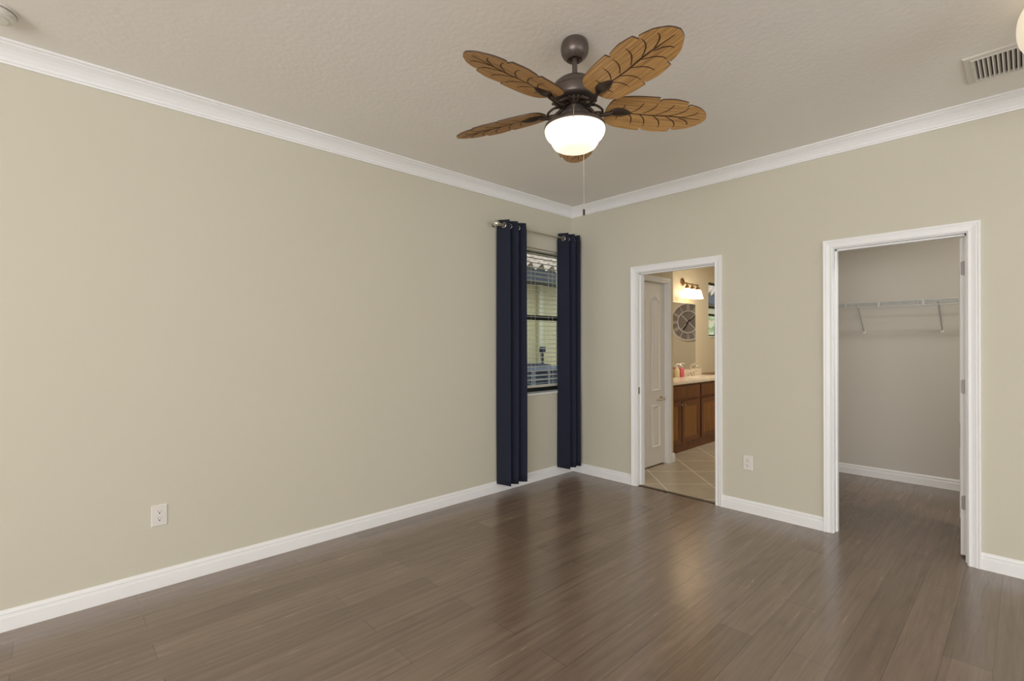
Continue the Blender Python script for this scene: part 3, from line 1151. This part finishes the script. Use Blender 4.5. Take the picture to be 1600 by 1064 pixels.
vein([(0.255, 0.0), (0.36, 0.004), (0.47, -0.002), (0.55, 0.0), (0.625, 0.003)], 0.0040)
for (ra, dr, dw) in ((0.205, 0.010, 0.052), (0.262, 0.030, 0.074), (0.318, 0.040, 0.078), (0.385, 0.050, 0.080), (0.450, 0.060, 0.070), (0.515, 0.055, 0.048)):
    for sg in (1, -1):
        o_ = 0.012 if sg < 0 else 0.0
        y0 = 0.004 * sg if ra > 0.24 else 0.022 * sg
        vein([(ra + o_, y0), (ra + o_ + dr * 0.75, sg * dw * 0.38), (ra + o_ + dr * 1.1, sg * dw * 0.72), (ra + o_ + dr * 1.15, sg * dw * 1.0)], 0.0031)
blade_me = None
blades = []
for k in range(5):
    az = R(37.16 + 72 * k)
    Mx = Matrix.Translation((0, 0, Z(2.429))) @ Matrix.Rotation(az, 4, 'Z') @ Matrix.Rotation(-PITCH, 4, 'X')
    if k == 0:
        bo = mb.build('fan_blade', [M['blade'], M['vein'], M['bladeedge']], fan)
        blade_me = bo
        # leaf shaped holder and its scrolled arm
        hb = MB()
        ns = 16
        vs = []
        for i in range(ns + 1):
            s = i / ns
            r_ = 0.168 + 0.112 * s
            hw = 0.031 * math.sin(PI * min(1, s ** 0.8)) ** 0.75 * (1 - 0.25 * s)
            for j in range(9):
                u = -1 + j / 4
                hgt = 0.014 * (1 - u * u) * math.sin(PI * min(1, 0.12 + 0.88 * s)) ** 0.8
                vs.append((r_, hw * u, leaf_z(r_, 0) - 0.0015 - hgt))
            for j in range(9):
                u = 1 - j / 4
                vs.append((r_, hw * u, leaf_z(r_, 0) - 0.0005))
        fs = []
        for i in range(ns):
            for j in range(18):
                fs.append((i * 18 + j, i * 18 + (j + 1) % 18, (i + 1) * 18 + (j + 1) % 18, (i + 1) * 18 + j))
        hb.add(vs, fs)
        ho = hb.build('blade_holder', M['bronzed'], fan, smooth=True)
        ab = MB()
        ab.tube(catmull([(0.054, 0.0, 0.012), (0.075, 0.0, -0.002), (0.105, 0.006, -0.022), (0.140, 0.004, -0.020), (0.180, 0.0, -0.010)], 6), [0.011] * 4 + [0.0095] * 21, 10)
        for sg in (1, -1):
            ab.tube(catmull([(0.060, sg * 0.016, 0.010), (0.090, sg * 0.036, 0.002), (0.120, sg * 0.032, -0.012), (0.128, sg * 0.014, -0.018), (0.112, sg * 0.010, -0.016)], 6), 0.0058, 8)
        ab.lathe([(0.0001, -0.034), (0.012, -0.031), (0.017, -0.022), (0.012, -0.012), (0.0001, -0.010)], (0.108, 0, 0), 20)
        ao = ab.build('blade_arm', M['bronzed'], fan, smooth=True)
        set0 = (bo, ho, ao)
        objs = set0
    else:
        objs = []
        for o in set0:
            c = o.copy()
            COL.objects.link(c)
            c.parent = fan
            objs.append(c)
    objs[0].matrix_local = Mx
    objs[1].matrix_local = Mx
    objs[2].matrix_local = Matrix.Translation((0, 0, Z(2.432))) @ Matrix.Rotation(az, 4, 'Z')


def chain(name, x, y_, ztop, zbot, start, pend):
    mb = MB()
    mb.tube([start, ((start[0] + x) / 2, (start[1] + y_) / 2, start[2] - 0.004), (x, y_, ztop), (x, y_, zbot)], 0.0013, 6)
    o = mb.build(name, M['nickel'], fan, smooth=True)
    if pend:
        MB().lathe([(0.0001, 0.0), (0.004, -0.001), (0.0055, -0.006), (0.0055, -0.026), (0.0045, -0.031), (0.0001, -0.032)], (x, y_, zbot), 14).build('pull_knob', M['bronzed'], o, smooth=True)
    return o


fwd = Vector((math.cos(R(HEAD)), math.sin(R(HEAD)), 0))
rgt = Vector((math.sin(R(HEAD)), -math.cos(R(HEAD)), 0))
c1 = fwd * 0.142 + rgt * 0.062
s1 = c1.normalized() * 0.068
chain('pull_chain', c1.x, c1.y, Z(2.378), Z(2.000), (s1.x, s1.y, Z(2.386)), True)
c2 = -fwd * 0.146 - rgt * 0.024
s2 = c2.normalized() * 0.068
chain('pull_chain', c2.x, c2.y, Z(2.372), Z(2.312), (s2.x, s2.y, Z(2.386)), False)

# ------------------------------------------------------------------ bathroom shell
YM = 0.11        # mirror wall
XF = 4.3         # far wall with the clock
struct(MB().box((0.02, -1.81, -0.1), (XF, YM, 0.001)).build('floor_bathroom', M['tile']), 'beige diagonal tile floor of the bathroom', 'floor')
bw = mat('bathroom_paint', rgb(214, 200, 172), 0.7, bump=0.1, bscale=55, spec=0.2)
BWX0, BWX1, BWZ0, BWZ1 = 3.435, 4.12, 1.43, 2.285
b = MB()
b.box((0.0, YM, 0), (BWX0, 0.22, H))
b.box((BWX1, YM, 0), (XF, 0.22, H))
b.box((BWX0, YM, 0), (BWX1, 0.22, BWZ0))
b.box((BWX0, YM, BWZ1), (BWX1, 0.22, H))
struct(b.build('wall_bathroom_mirror', bw), 'warm tan bathroom wall behind the vanity', 'wall')
struct(MB().box((XF, -1.81, 0), (XF + 0.1, 0.22, H)).build('wall_bathroom_far', bw))
struct(MB().box((WT, -1.81, 0), (XF, -1.80, H)).build('wall_bathroom_side', bw))
# partition with its own door, left of the vanity
DX0, DX1, DYW = 0.325, 0.990, -0.54
b = MB()
b.box((WT, DYW, 0), (DX0 - 0.018, DYW + 0.10, H))
b.box((DX1 + 0.018, DYW, 0), (1.122, DYW + 0.10, H))
b.box((DX0 - 0.018, DYW, 2.013), (DX1 + 0.018, DYW + 0.10, H))
b.box((1.022, DYW + 0.10, 0), (1.122, YM, H))
struct(b.build('wall_bathroom_partition', bw), 'short wall with the white panel door inside the bathroom', 'wall')
mb = MB()
n = len(CAS)
y_p = DYW


def cas_x(mb, x0, x1, zt):
    rows = [[(x0 - w_, y_p - t, 0.0) for w_, t in CAS], [(x0 - w_, y_p - t, zt + w_) for w_, t in CAS],
            [(x1 + w_, y_p - t, zt + w_) for w_, t in CAS], [(x1 + w_, y_p - t, 0.0) for w_, t in CAS]]
    vs = [p for r_ in rows for p in r_]
    fs = [(i * n + k, i * n + (k + 1) % n, (i + 1) * n + (k + 1) % n, (i + 1) * n + k) for i in range(3) for k in range(n)]
    fs += [tuple(range(n)), tuple(range(3 * n, 4 * n))]
    mb.add(vs, fs)


cas_x(mb, DX0 - 0.005, DX1 + 0.005, 2.0)
mb.box((DX0 - 0.018, DYW + 0.001, 0), (DX0, DYW + 0.099, 2.013))
mb.box((DX1, DYW + 0.001, 0), (DX1 + 0.018, DYW + 0.099, 2.013))
mb.box((DX0, DYW + 0.001, 1.995), (DX1, DYW + 0.099, 2.013))
struct(mb.build('trim_6', M['trim']), 'white casing around the bathroom panel door', 'door casing')
d2 = bpy.data.objects.new('door_2', None)
COL.objects.link(d2)
d2.location = (DX0 + 0.002, DYW + 0.030, 0)
struct(d2, 'white panel door closed inside the bathroom', 'door')
panel_door(d2, DX1 - DX0 - 0.004, 0.035, 0.016, 1.990, 'door_slab', [(0.085, 0.265), (0.385, 0.555)])
mb = MB()
mb.lathe([(0.026, -0.008), (0.028, 0)], (0.575, 0, 0.728), 20, 'y')
mb.tube([(0.575, -0.006, 0.728), (0.575, -0.042, 0.728), (0.565, -0.05, 0.728), (0.50, -0.05, 0.722), (0.425, -0.046, 0.726)], 0.010, 10)
mb.build('lever_handle', M['nickel'], d2, smooth=True)
# baseboards of the partition
bb = sweep(BASE, 'x', DX1 + 0.005 + CW, 1.122 + 0.0, False, False, DYW)
q = sweep(BASE, 'y', DYW - 0.014, -0.37, False, False, 1.122, 1)
bb.add(q.v, q.f)
q = sweep(BASE, 'x', WT, DX0 - 0.005 - CW, False, False, DYW)
bb.add(q.v, q.f)
struct(bb.build('baseboard_bathroom', M['trim']), 'white baseboard on the short bathroom wall', 'baseboard')
struct(MB().box((3.16, YM - 0.012, 0.0), (XF, YM, 0.882)).build('trim_7', M['tanfacing']), 'tan facing on the wall below the bathroom window', 'tile')  # plain tan facing, its top just above the counter

# ------------------------------------------------------------------ vanity
VF = -0.365
VZ = 0.834


def cabinet(x0, x1, doors, label, drawer=True):
    root = empty('vanity_cabinet', (x0, VF, 0), label, 'cabinet')
    wd = x1 - x0
    mb = MB()
    dp = YM - VF - 0.002
    mb.box((0, 0.0, 0.085), (0.018, dp, VZ))
    mb.box((wd - 0.018, 0.0, 0.085), (wd, dp, VZ))
    mb.box((0.018, 0.0, 0.085), (wd - 0.018, dp, 0.103))
    mb.box((0.018, dp - 0.01, 0.103), (wd - 0.018, dp, VZ))
    mb.box((0.018, 0.0, 0.103), (wd - 0.018, 0.018, VZ))
    mb.build('carcass', M['cab'], root)
    MB().box((0, 0.0, 0.0), (wd, 0.018, 0.085)).build('toe_board', M['cab'], root)
    n_d = doors
    st = 0.022
    gap = 0.026

    def front(xa, xb, za, zb, nm, flat=False):
        mb = MB()
        fr = 0.052
        mb.box((xa, -0.019, za), (xb, 0.0, zb))
        o = mb.build(nm, M['cab'], root, bevel=0.003)
        if not flat:
            # framed panel: raised rails around a recessed lighter panel, built as stiles, rails and field
            o.data.clear_geometry()
            m2 = MB()
            m2.box((xa, -0.019, za), (xa + fr, 0, zb))
            m2.box((xb - fr, -0.019, za), (xb, 0, zb))
            m2.box((xa + fr, -0.019, za), (xb - fr, 0, za + fr))
            m2.box((xa + fr, -0.019, zb - fr), (xb - fr, 0, zb))
            o.data.from_pydata(m2.v, [], m2.f)
            f_ = MB()
            f_.box((xa + fr - 0.004, -0.0095, za + fr - 0.004), (xb - fr + 0.004, -0.001, zb - fr + 0.004))
            f_.build('field_panel', M['cabpanel'], o)
        return o
    w_each = (wd - gap * (n_d + 1)) / n_d
    ds = []
    for i in range(n_d):
        xa = gap + i * (w_each + gap)
        d = front(xa, xa + w_each, 0.115, 0.620, 'cabinet_door')
        kx = xa + w_each - 0.028 if (i % 2 == 0) else xa + 0.028
        MB().lathe([(0.005, 0.0), (0.005, -0.014), (0.013, -0.020), (0.013, -0.026), (0.0001, -0.031)], (kx, -0.019, 0.585), 16, 'y').build('knob', M['nickel'], d, smooth=True)
    front(gap, wd - gap, 0.655, 0.808, 'drawer_front', True)
    return root


cabinet(1.124, 2.132, 2, 'brown wood vanity cabinet with two doors left of the other cabinet')
cabinet(2.134, 3.15, 2, 'brown wood vanity cabinet at the right, partly hidden by the doorway casing')
ct = empty('vanity_countertop', (2.13, VF, VZ), 'cream countertop with backsplash on the brown vanity cabinets', 'countertop')
mb = MB()
CX0, CX1 = 1.123 - 2.13, 3.152 - 2.13
SKX, SKY, SRX, SRY = 2.58 - 2.13, 0.22, 0.21, 0.15
# slab with an oval basin hole
n = 32
TOP, BOT = 0.031, 0.0
Y0c, Y1c = -0.026, YM - VF - 0.001
outer, inner = [], []
for k in range(n):
    a = 2 * PI * k / n
    c, s_ = math.cos(a), math.sin(a)
    inner.append((SKX + SRX * c, SKY + SRY * s_))
    hx0, hx1, hy0, hy1 = CX0, CX1, Y0c, Y1c
    tx = (hx1 - SKX) / c if c > 1e-6 else ((hx0 - SKX) / c if c < -1e-6 else 1e9)
    ty = (hy1 - SKY) / s_ if s_ > 1e-6 else ((hy0 - SKY) / s_ if s_ < -1e-6 else 1e9)
    t = min(tx, ty)
    outer.append((SKX + c * t, SKY + s_ * t))
# make sure the corners are in the ring
corn = [(CX1, Y1c), (CX0, Y1c), (CX0, Y0c), (CX1, Y0c)]
for cpt in corn:
    a = math.atan2(cpt[1] - SKY, cpt[0] - SKX) % (2 * PI)
    k = round(a / (2 * PI) * n) % n
    outer[k] = cpt
vs = [(x, y_, TOP) for x, y_ in outer] + [(x, y_, TOP) for x, y_ in inner] + [(x, y_, BOT) for x, y_ in outer]
rows = []
for (f, dz) in ((0.97, -0.012), (0.85, -0.06), (0.6, -0.105), (0.2, -0.125)):
    rows.append([(SKX + (x - SKX) * f, SKY + (y_ - SKY) * f, TOP + dz) for x, y_ in inner])
for r_ in rows:
    vs += r_
fs = []
for k in range(n):
    k2 = (k + 1) % n
    fs.append((k, k2, n + k2, n + k))
    fs.append((k, k2, 2 * n + k2, 2 * n + k))
    fs.append((n + k, n + k2, 3 * n + k2, 3 * n + k))
    for i in range(3):
        fs.append(((3 + i) * n + k, (3 + i) * n + k2, (4 + i) * n + k2, (4 + i) * n + k))
fs.append(tuple(6 * n + k for k in range(n)))
MB().add(vs, fs).build('counter_slab', M['counter'], ct, smooth=True)
MB().box((CX0, Y1c - 0.02, TOP), (CX1, Y1c, TOP + 0.095)).build('backsplash', M['counter'], ct, bevel=0.004)

fc = empty('sink_faucet', (2.70, 0.045, VZ + TOP), 'polished arched faucet with lever handles behind the basin', 'faucet')
mb = MB()
mb.lathe([(0.026, 0), (0.026, 0.008), (0.016, 0.016), (0.013, 0.05)], n=20)
mb.tube(catmull([(0, 0, 0.04), (0, 0.004, 0.10), (0, -0.02, 0.155), (0, -0.065, 0.17), (0, -0.105, 0.145), (0, -0.115, 0.11)], 8), 0.011, 12)
mb.build('spout', M['chrome'], fc, smooth=True)
for sg in (-1, 1):
    mb = MB()
    mb.lathe([(0.024, 0), (0.024, 0.008), (0.015, 0.016), (0.014, 0.045), (0.017, 0.055), (0.0001, 0.060)], (sg * 0.10, 0, 0), n=20)
    mb.tube([(sg * 0.10, 0, 0.05), (sg * 0.135, -0.02, 0.062), (sg * 0.165, -0.035, 0.060)], [0.008, 0.007, 0.006], 8)
    mb.build('tap_handle', M['chrome'], fc, smooth=True)


def bottle(loc, m, label, k=1.0):
    root = empty('soap_bottle', loc, label, 'soap bottle')
    MB().lathe([(0.0001, 0), (0.030 * k, 0), (0.034 * k, 0.006), (0.034 * k, 0.095 * k), (0.029 * k, 0.112 * k), (0.013, 0.122 * k), (0.013, 0.130 * k), (0.0001, 0.130 * k)], n=28).build('bottle_body', m, root, smooth=True)
    h = 0.130 * k
    mb = MB()
    mb.lathe([(0.015, h), (0.015, h + 0.016), (0.006, h + 0.019), (0.006, h + 0.042), (0.016, h + 0.044), (0.016, h + 0.054), (0.0001, h + 0.056)], n=20)
    mb.tube([(0, 0, h + 0.049), (0.030, -0.018, h + 0.049), (0.044, -0.026, h + 0.040)], 0.0055, 8)
    mb.build('pump_head', M['pump'], root, smooth=True)


bottle((2.315, 0.045, VZ + TOP), M['creamb'], 'cream soap pump bottle on the vanity, nearest the partition')
bottle((2.435, 0.04, VZ + TOP), M['pink'], 'pink soap pump bottle on the vanity beside the faucet', 1.08)

mr = MB().box((1.20, YM - 0.006, 0.965), (2.992, YM - 0.0005, 1.918)).build('vanity_mirror', M['mirror'], bevel=0.002)
tag(mr, 'frameless rectangular mirror on the wall above the vanity', 'mirror')

# vanity light
vl = empty('vanity_light', (2.645, YM, 2.20), 'lit three-shade bath bar light on the wall above the mirror', 'wall light')
mb = MB()
prof = [(0.0001, -0.022), (0.035, -0.020), (0.052, -0.012), (0.058, 0.0)]
mb.lathe(prof, (-0.045, 0, 0.015), 32, 'y')
mb.build('backplate', M['lampmetal'], vl, smooth=True)
mb = MB()
mb.tube([(-0.045, -0.015, 0.01), (-0.045, -0.08, -0.01), (-0.045, -0.125, -0.026)], 0.009, 10)
mb.tube([(-0.20, -0.13, -0.028), (0.19, -0.13, -0.028)], 0.0085, 12)
for sx_ in (-0.155, 0.0, 0.16):
    mb.lathe([(0.009, -0.02), (0.013, -0.045), (0.026, -0.070), (0.033, -0.092), (0.0001, -0.092)], (sx_, -0.13, 0), 20)
    mb.lathe([(0.0001, 0.012), (0.008, 0.004), (0.011, -0.004), (0.010, -0.016)], (sx_, -0.13, -0.02), 16)
mb.build('arm_bar', M['lampmetal'], vl, smooth=True)
for sx_ in (-0.155, 0.0, 0.16):
    MB().lathe([(0.034, 0.0), (0.045, -0.012), (0.054, -0.040), (0.061, -0.075), (0.071, -0.108), (0.083, -0.128), (0.079, -0.128), (0.066, -0.105), (0.056, -0.07), (0.045, -0.03)], n=32).build(
        'glass_shade', M['shade'], vl, smooth=True, loc=(sx_, -0.13, -0.092))

# wall clock on the far bathroom wall, seen in the mirror
CKY, CKZ, CKR = -0.66, 1.72, 0.338
ck = empty('wall_clock', (XF, CKY, CKZ), 'large round whitewashed Roman numeral clock reflected in the vanity mirror', 'clock')
# local: face towards -x, u = +y? build in (y,z) with x depth negative


def arc_ring(mb, r0, r1, x0, x1, mi=0, n=64):
    vs = []
    for (r_, x) in ((r0, x0), (r1, x0), (r1, x1), (r0, x1)):
        vs += [(x, r_ * math.cos(2 * PI * k / n), r_ * math.sin(2 * PI * k / n)) for k in range(n)]
    fs = [(i * n + k, i * n + (k + 1) % n, ((i + 1) % 4) * n + (k + 1) % n, ((i + 1) % 4) * n + k) for i in range(4) for k in range(n)]
    mb.add(vs, fs, mi)


mb = MB()
arc_ring(mb, CKR - 0.020, CKR, -0.030, 0.0)
arc_ring(mb, CKR * 0.555, CKR * 0.60, -0.028, -0.006)
mb.build('rim', M['clockw'], ck, smooth=True)
mb = MB().lathe([(0.0001, -0.012), (CKR - 0.012, -0.012), (CKR - 0.012, 0.0)], n=64, axis='x')
mb.build('dial', M['clockg'], ck)
NUM = ['XII', 'I', 'II', 'III', 'IIII', 'V', 'VI', 'VII', 'VIII', 'IX', 'X', 'XI']
mb = MB()


def bar(mb, p, q, wd, x0, x1):
    p = Vector(p)
    q = Vector(q)
    d = (q - p).normalized()
    nn = Vector((-d.y, d.x)) * wd / 2
    c4 = [p + nn, q + nn, q - nn, p - nn]
    vs = [(x0, c.x, c.y) for c in c4] + [(x1, c.x, c.y) for c in c4]
    mb.add(vs, [(0, 1, 2, 3), (4, 5, 6, 7), (0, 1, 5, 4), (1, 2, 6, 5), (2, 3, 7, 6), (3, 0, 4, 7)])


ra, rb = CKR * 0.62, CKR * 0.93
for h in range(12):
    mb = MB()
    # clockwise as seen from the room (viewer looks along +x, so +y is to the viewer's left)
    a = PI / 2 + 2 * PI * h / 12
    er = Vector((math.cos(a), math.sin(a)))
    et = Vector((math.sin(a), -math.cos(a)))      # reading direction (to the right for the viewer at 12)
    et = -et
    chars = NUM[h]
    wds = {'I': 0.017, 'V': 0.034, 'X': 0.034}
    tot = sum(wds[c] for c in chars)
    u = tot / 2
    for c in chars:
        cu = u - wds[c] / 2
        if c == 'I':
            bar(mb, er * ra + et * cu, er * rb + et * cu, 0.007, -0.020, -0.012)
        elif c == 'V':
            bar(mb, er * ra + et * cu, er * rb + et * (cu + 0.012), 0.007, -0.020, -0.012)
            bar(mb, er * ra + et * cu, er * rb + et * (cu - 0.012), 0.004, -0.020, -0.012)
        else:
            bar(mb, er * ra + et * (cu + 0.012), er * rb + et * (cu - 0.012), 0.007, -0.020, -0.012)
            bar(mb, er * ra + et * (cu - 0.012), er * rb + et * (cu + 0.012), 0.004, -0.020, -0.012)
        u -= wds[c]
    mb.build('numeral', M['clockw'], ck)
mb = MB()
for a in (PI / 4, 3 * PI / 4):
    d = Vector((math.cos(a), math.sin(a)))
    bar(mb, d * -CKR * 0.57, d * CKR * 0.57, 0.010, -0.018, -0.012)
mb.build('cross_brace', M['clockw'], ck)
# the mirror shows the hands pointing to lower left (short) and upper right (long); mirrored on the dial
for (aa, ln, wd) in ((R(38), 0.86, 0.011), (R(238), 0.50, 0.017)):
    mb = MB()
    d = Vector((math.cos(aa), math.sin(aa)))
    s_ = -1
    bar(mb, d * -0.05, d * CKR * ln, wd, -0.026, -0.020)
    mb.build('clock_hand', M['clockk'], ck)

# bathroom window
wb = MB()
for (a, b_) in (((BWX0, BWZ0), (BWX0 + 0.03, BWZ1)), ((BWX1 - 0.03, BWZ0), (BWX1, BWZ1)), ((BWX0, BWZ0), (BWX1, BWZ0 + 0.04)), ((BWX0, BWZ1 - 0.03), (BWX1, BWZ1)),
                ((BWX0, 1.885), (BWX1, 1.925)), ((BWX0, 1.765), (BWX1, 1.80))):
    wb.box((a[0], 0.130, a[1]), (b_[0], 0.17, b_[1]))
w2 = struct(wb.build('window_2', M['black'], bevel=0.002), 'dark framed window beside the mirror in the bathroom', 'window')
MB().box((BWX0 + 0.03, 0.148, BWZ0 + 0.04), (BWX1 - 0.03, 0.152, BWZ1 - 0.03)).build('pane', M['pane'], w2)
MB().box((BWX0, YM - 0.012, BWZ0 - 0.002), (BWX1, 0.130, BWZ0 + 0.018)).build('window_sill', M['sill'], w2, bevel=0.003)

# unseen flush lamps, added to brighten the closet and the bathroom
for (nm, lx, ly, lb) in (('added_closet_lamp', 0.62, -3.45, 'small round flush ceiling lamp added unseen to brighten the closet'), ('added_bathroom_lamp', 2.6, -1.15, 'round flush ceiling lamp added unseen to brighten the bathroom')):
    root = empty(nm, (lx, ly, H), lb, 'ceiling lamp')
    MB().lathe([(0.0001, 0), (0.15, 0), (0.15, -0.018), (0.14, -0.022), (0.0001, -0.022)], n=36).build('added_lamp_base', M['bronze'], root, smooth=True)
    MB().lathe([(0.0001, -0.022), (0.135, -0.022), (0.125, -0.045), (0.09, -0.062), (0.0001, -0.070)], n=36).build('added_lamp_shade', M['shade'], root, smooth=True)

# ------------------------------------------------------------------ outside the windows
struct(MB().box((-6, 0.30, -0.25), (14, 12, -0.15)).build('ground', M['ground']), 'gravel strip outside the window', 'ground')
nh = empty('neighbour_house', (4, 3.0, -0.15), 'ochre stucco house with barrel tile roof seen through the window blind', 'house')


def NL(x, y_, z):
    return (x - 4, y_ - 3.0, z + 0.15)


MB().box(NL(-2, 3.0, -0.15), NL(12, 3.3, 2.45)).build('wall', M['extwall'], nh)
MB().box(NL(-2.2, 2.50, 2.40), NL(12.2, 2.56, 2.615)).build('fascia', M['extdark'], nh)
MB().box(NL(-2.2, 2.56, 2.43), NL(12.2, 3.0, 2.46)).build('soffit', M['extdark'], nh)  # dark colour also carries the shade under the eave
mb = MB()
sl = R(21)
rows, per = 12, 0.27
nx = int(14.4 / per) * 8
vs = []
for r_ in range(rows):
    for e in (0, 1):
        for i in range(nx + 1):
            x = -2.2 + i * per / 8
            d = 0.36 * (r_ + e)
            hgt = 0.055 * math.cos(2 * PI * x / per) + (0.06 if e == 0 else 0.0)
            vs.append(NL(x, 2.48 + d * math.cos(sl) - hgt * math.sin(sl), 2.60 + d * math.sin(sl) + hgt * math.cos(sl)))
fs = []
for r_ in range(rows * 2 - 1):
    for i in range(nx):
        a = r_ * (nx + 1) + i
        fs.append((a, a + 1, a + nx + 2, a + nx + 1))
mb.add(vs, fs)
o = mb.build('roof', M['rooft'], nh, smooth=True)
MB().cbox(NL(2.60, 2.93, -0.1), NL(2.72, 3.0, 2.43), 0.012, 2).build('downspout', M['exttrim'], nh)
ac = empty('air_conditioner', (2.0, 2.48, -0.15), 'grey-blue outdoor condenser unit against the ochre house outside the window', 'air conditioner')
mb = MB()
mb.box((-0.40, -0.36, 0.0), (0.36, 0.36, 0.06))
for (x, y_) in ((-0.38, -0.34), (0.34, -0.34), (-0.38, 0.34), (0.34, 0.34), (-0.02, -0.345)):
    mb.box((x - 0.022, y_ - 0.018, 0.05), (x + 0.022, y_ + 0.018, 1.05))
mb.box((-0.40, -0.36, 1.05), (0.36, 0.36, 1.10))
mb.build('cabinet_frame', M['ac'], ac, bevel=0.006)
MB().box((-0.36, -0.325, 0.06), (0.32, 0.325, 1.05)).build('coil', M['acdark'], ac)
mb = MB()
for i in range(14):
    zz = 0.12 + i * 0.066
    mb.box((-0.39, -0.352, zz), (0.35, -0.342, zz + 0.012))
    mb.box((-0.395, -0.35, zz), (-0.385, 0.35, zz + 0.012))
mb.build('guard_grille', M['ac'], ac)
MB().lathe([(0.29, 1.10), (0.28, 1.13), (0.25, 1.14), (0.0001, 1.14)], n=32).build('fan_guard', M['acdark'], ac, smooth=True)
up = empty('utility_pipe', (2.655, 2.90, -0.15), 'dark vertical pipe with a capped head on the house wall above the condenser', 'pipe')
MB().lathe([(0.02, 0.0), (0.02, 1.36)], (0, 0, 0), 14).build('pipe', M['extdark'], up, smooth=True)
MB().cbox((-0.05, -0.03, 1.33), (0.05, 0.04, 1.43), 0.01, 1).build('pipe_head', M['acdark'], up)


def shrub(loc, h, rad, nleaf, label, seed, flowers=0):
    rnd = random.Random(seed)
    root = empty('flowering_shrub', loc, label, 'shrub')
    mb = MB()
    for k in range(6):
        a = rnd.uniform(0, 2 * PI)
        mb.tube([(0.04 * math.cos(a), 0.04 * math.sin(a), 0), (rad * 0.3 * math.cos(a), rad * 0.3 * math.sin(a), h * 0.45), (rad * 0.5 * math.cos(a), rad * 0.5 * math.sin(a), h * 0.85)], [0.02, 0.014, 0.006], 7)
    mb.build('stem', M['stem'], root)

    def leafm(nl, mt, nm, sz):
        mb = MB()
        for _ in range(nl):
            while True:
                p = Vector((rnd.uniform(-1, 1), rnd.uniform(-1, 1), rnd.uniform(-1, 1)))
                if p.length < 1:
                    break
            c = Vector((p.x * rad, p.y * rad, h * 0.58 + p.z * h * 0.44))
            u = Vector((rnd.uniform(-1, 1), rnd.uniform(-1, 1), rnd.uniform(-0.6, 1))).normalized()
            v = u.orthogonal().normalized()
            v = (v * math.cos(rnd.uniform(0, 6)) + u.cross(v) * math.sin(rnd.uniform(0, 6))).normalized()
            nrm = u.cross(v)
            L_ = sz * rnd.uniform(0.7, 1.3)
            W_ = L_ * 0.34
            mb.add([c, c + u * L_ * 0.45 + v * W_ - nrm * 0.006, c + u * L_, c + u * L_ * 0.45 - v * W_ - nrm * 0.006, c + u * L_ * 0.5 + nrm * 0.008],
                   [(0, 1, 4), (1, 2, 4), (2, 3, 4), (3, 0, 4)])
        return mb.build(nm, mt, root)
    leafm(nleaf, M['leaf'], 'foliage', 0.13)
    if flowers:
        leafm(flowers, M['flower'], 'blossoms', 0.09)


shrub((6.35, 1.45, -0.15), 2.15, 0.75, 420, 'leafy green shrub with coral blossoms outside the bathroom window', 5, 60)
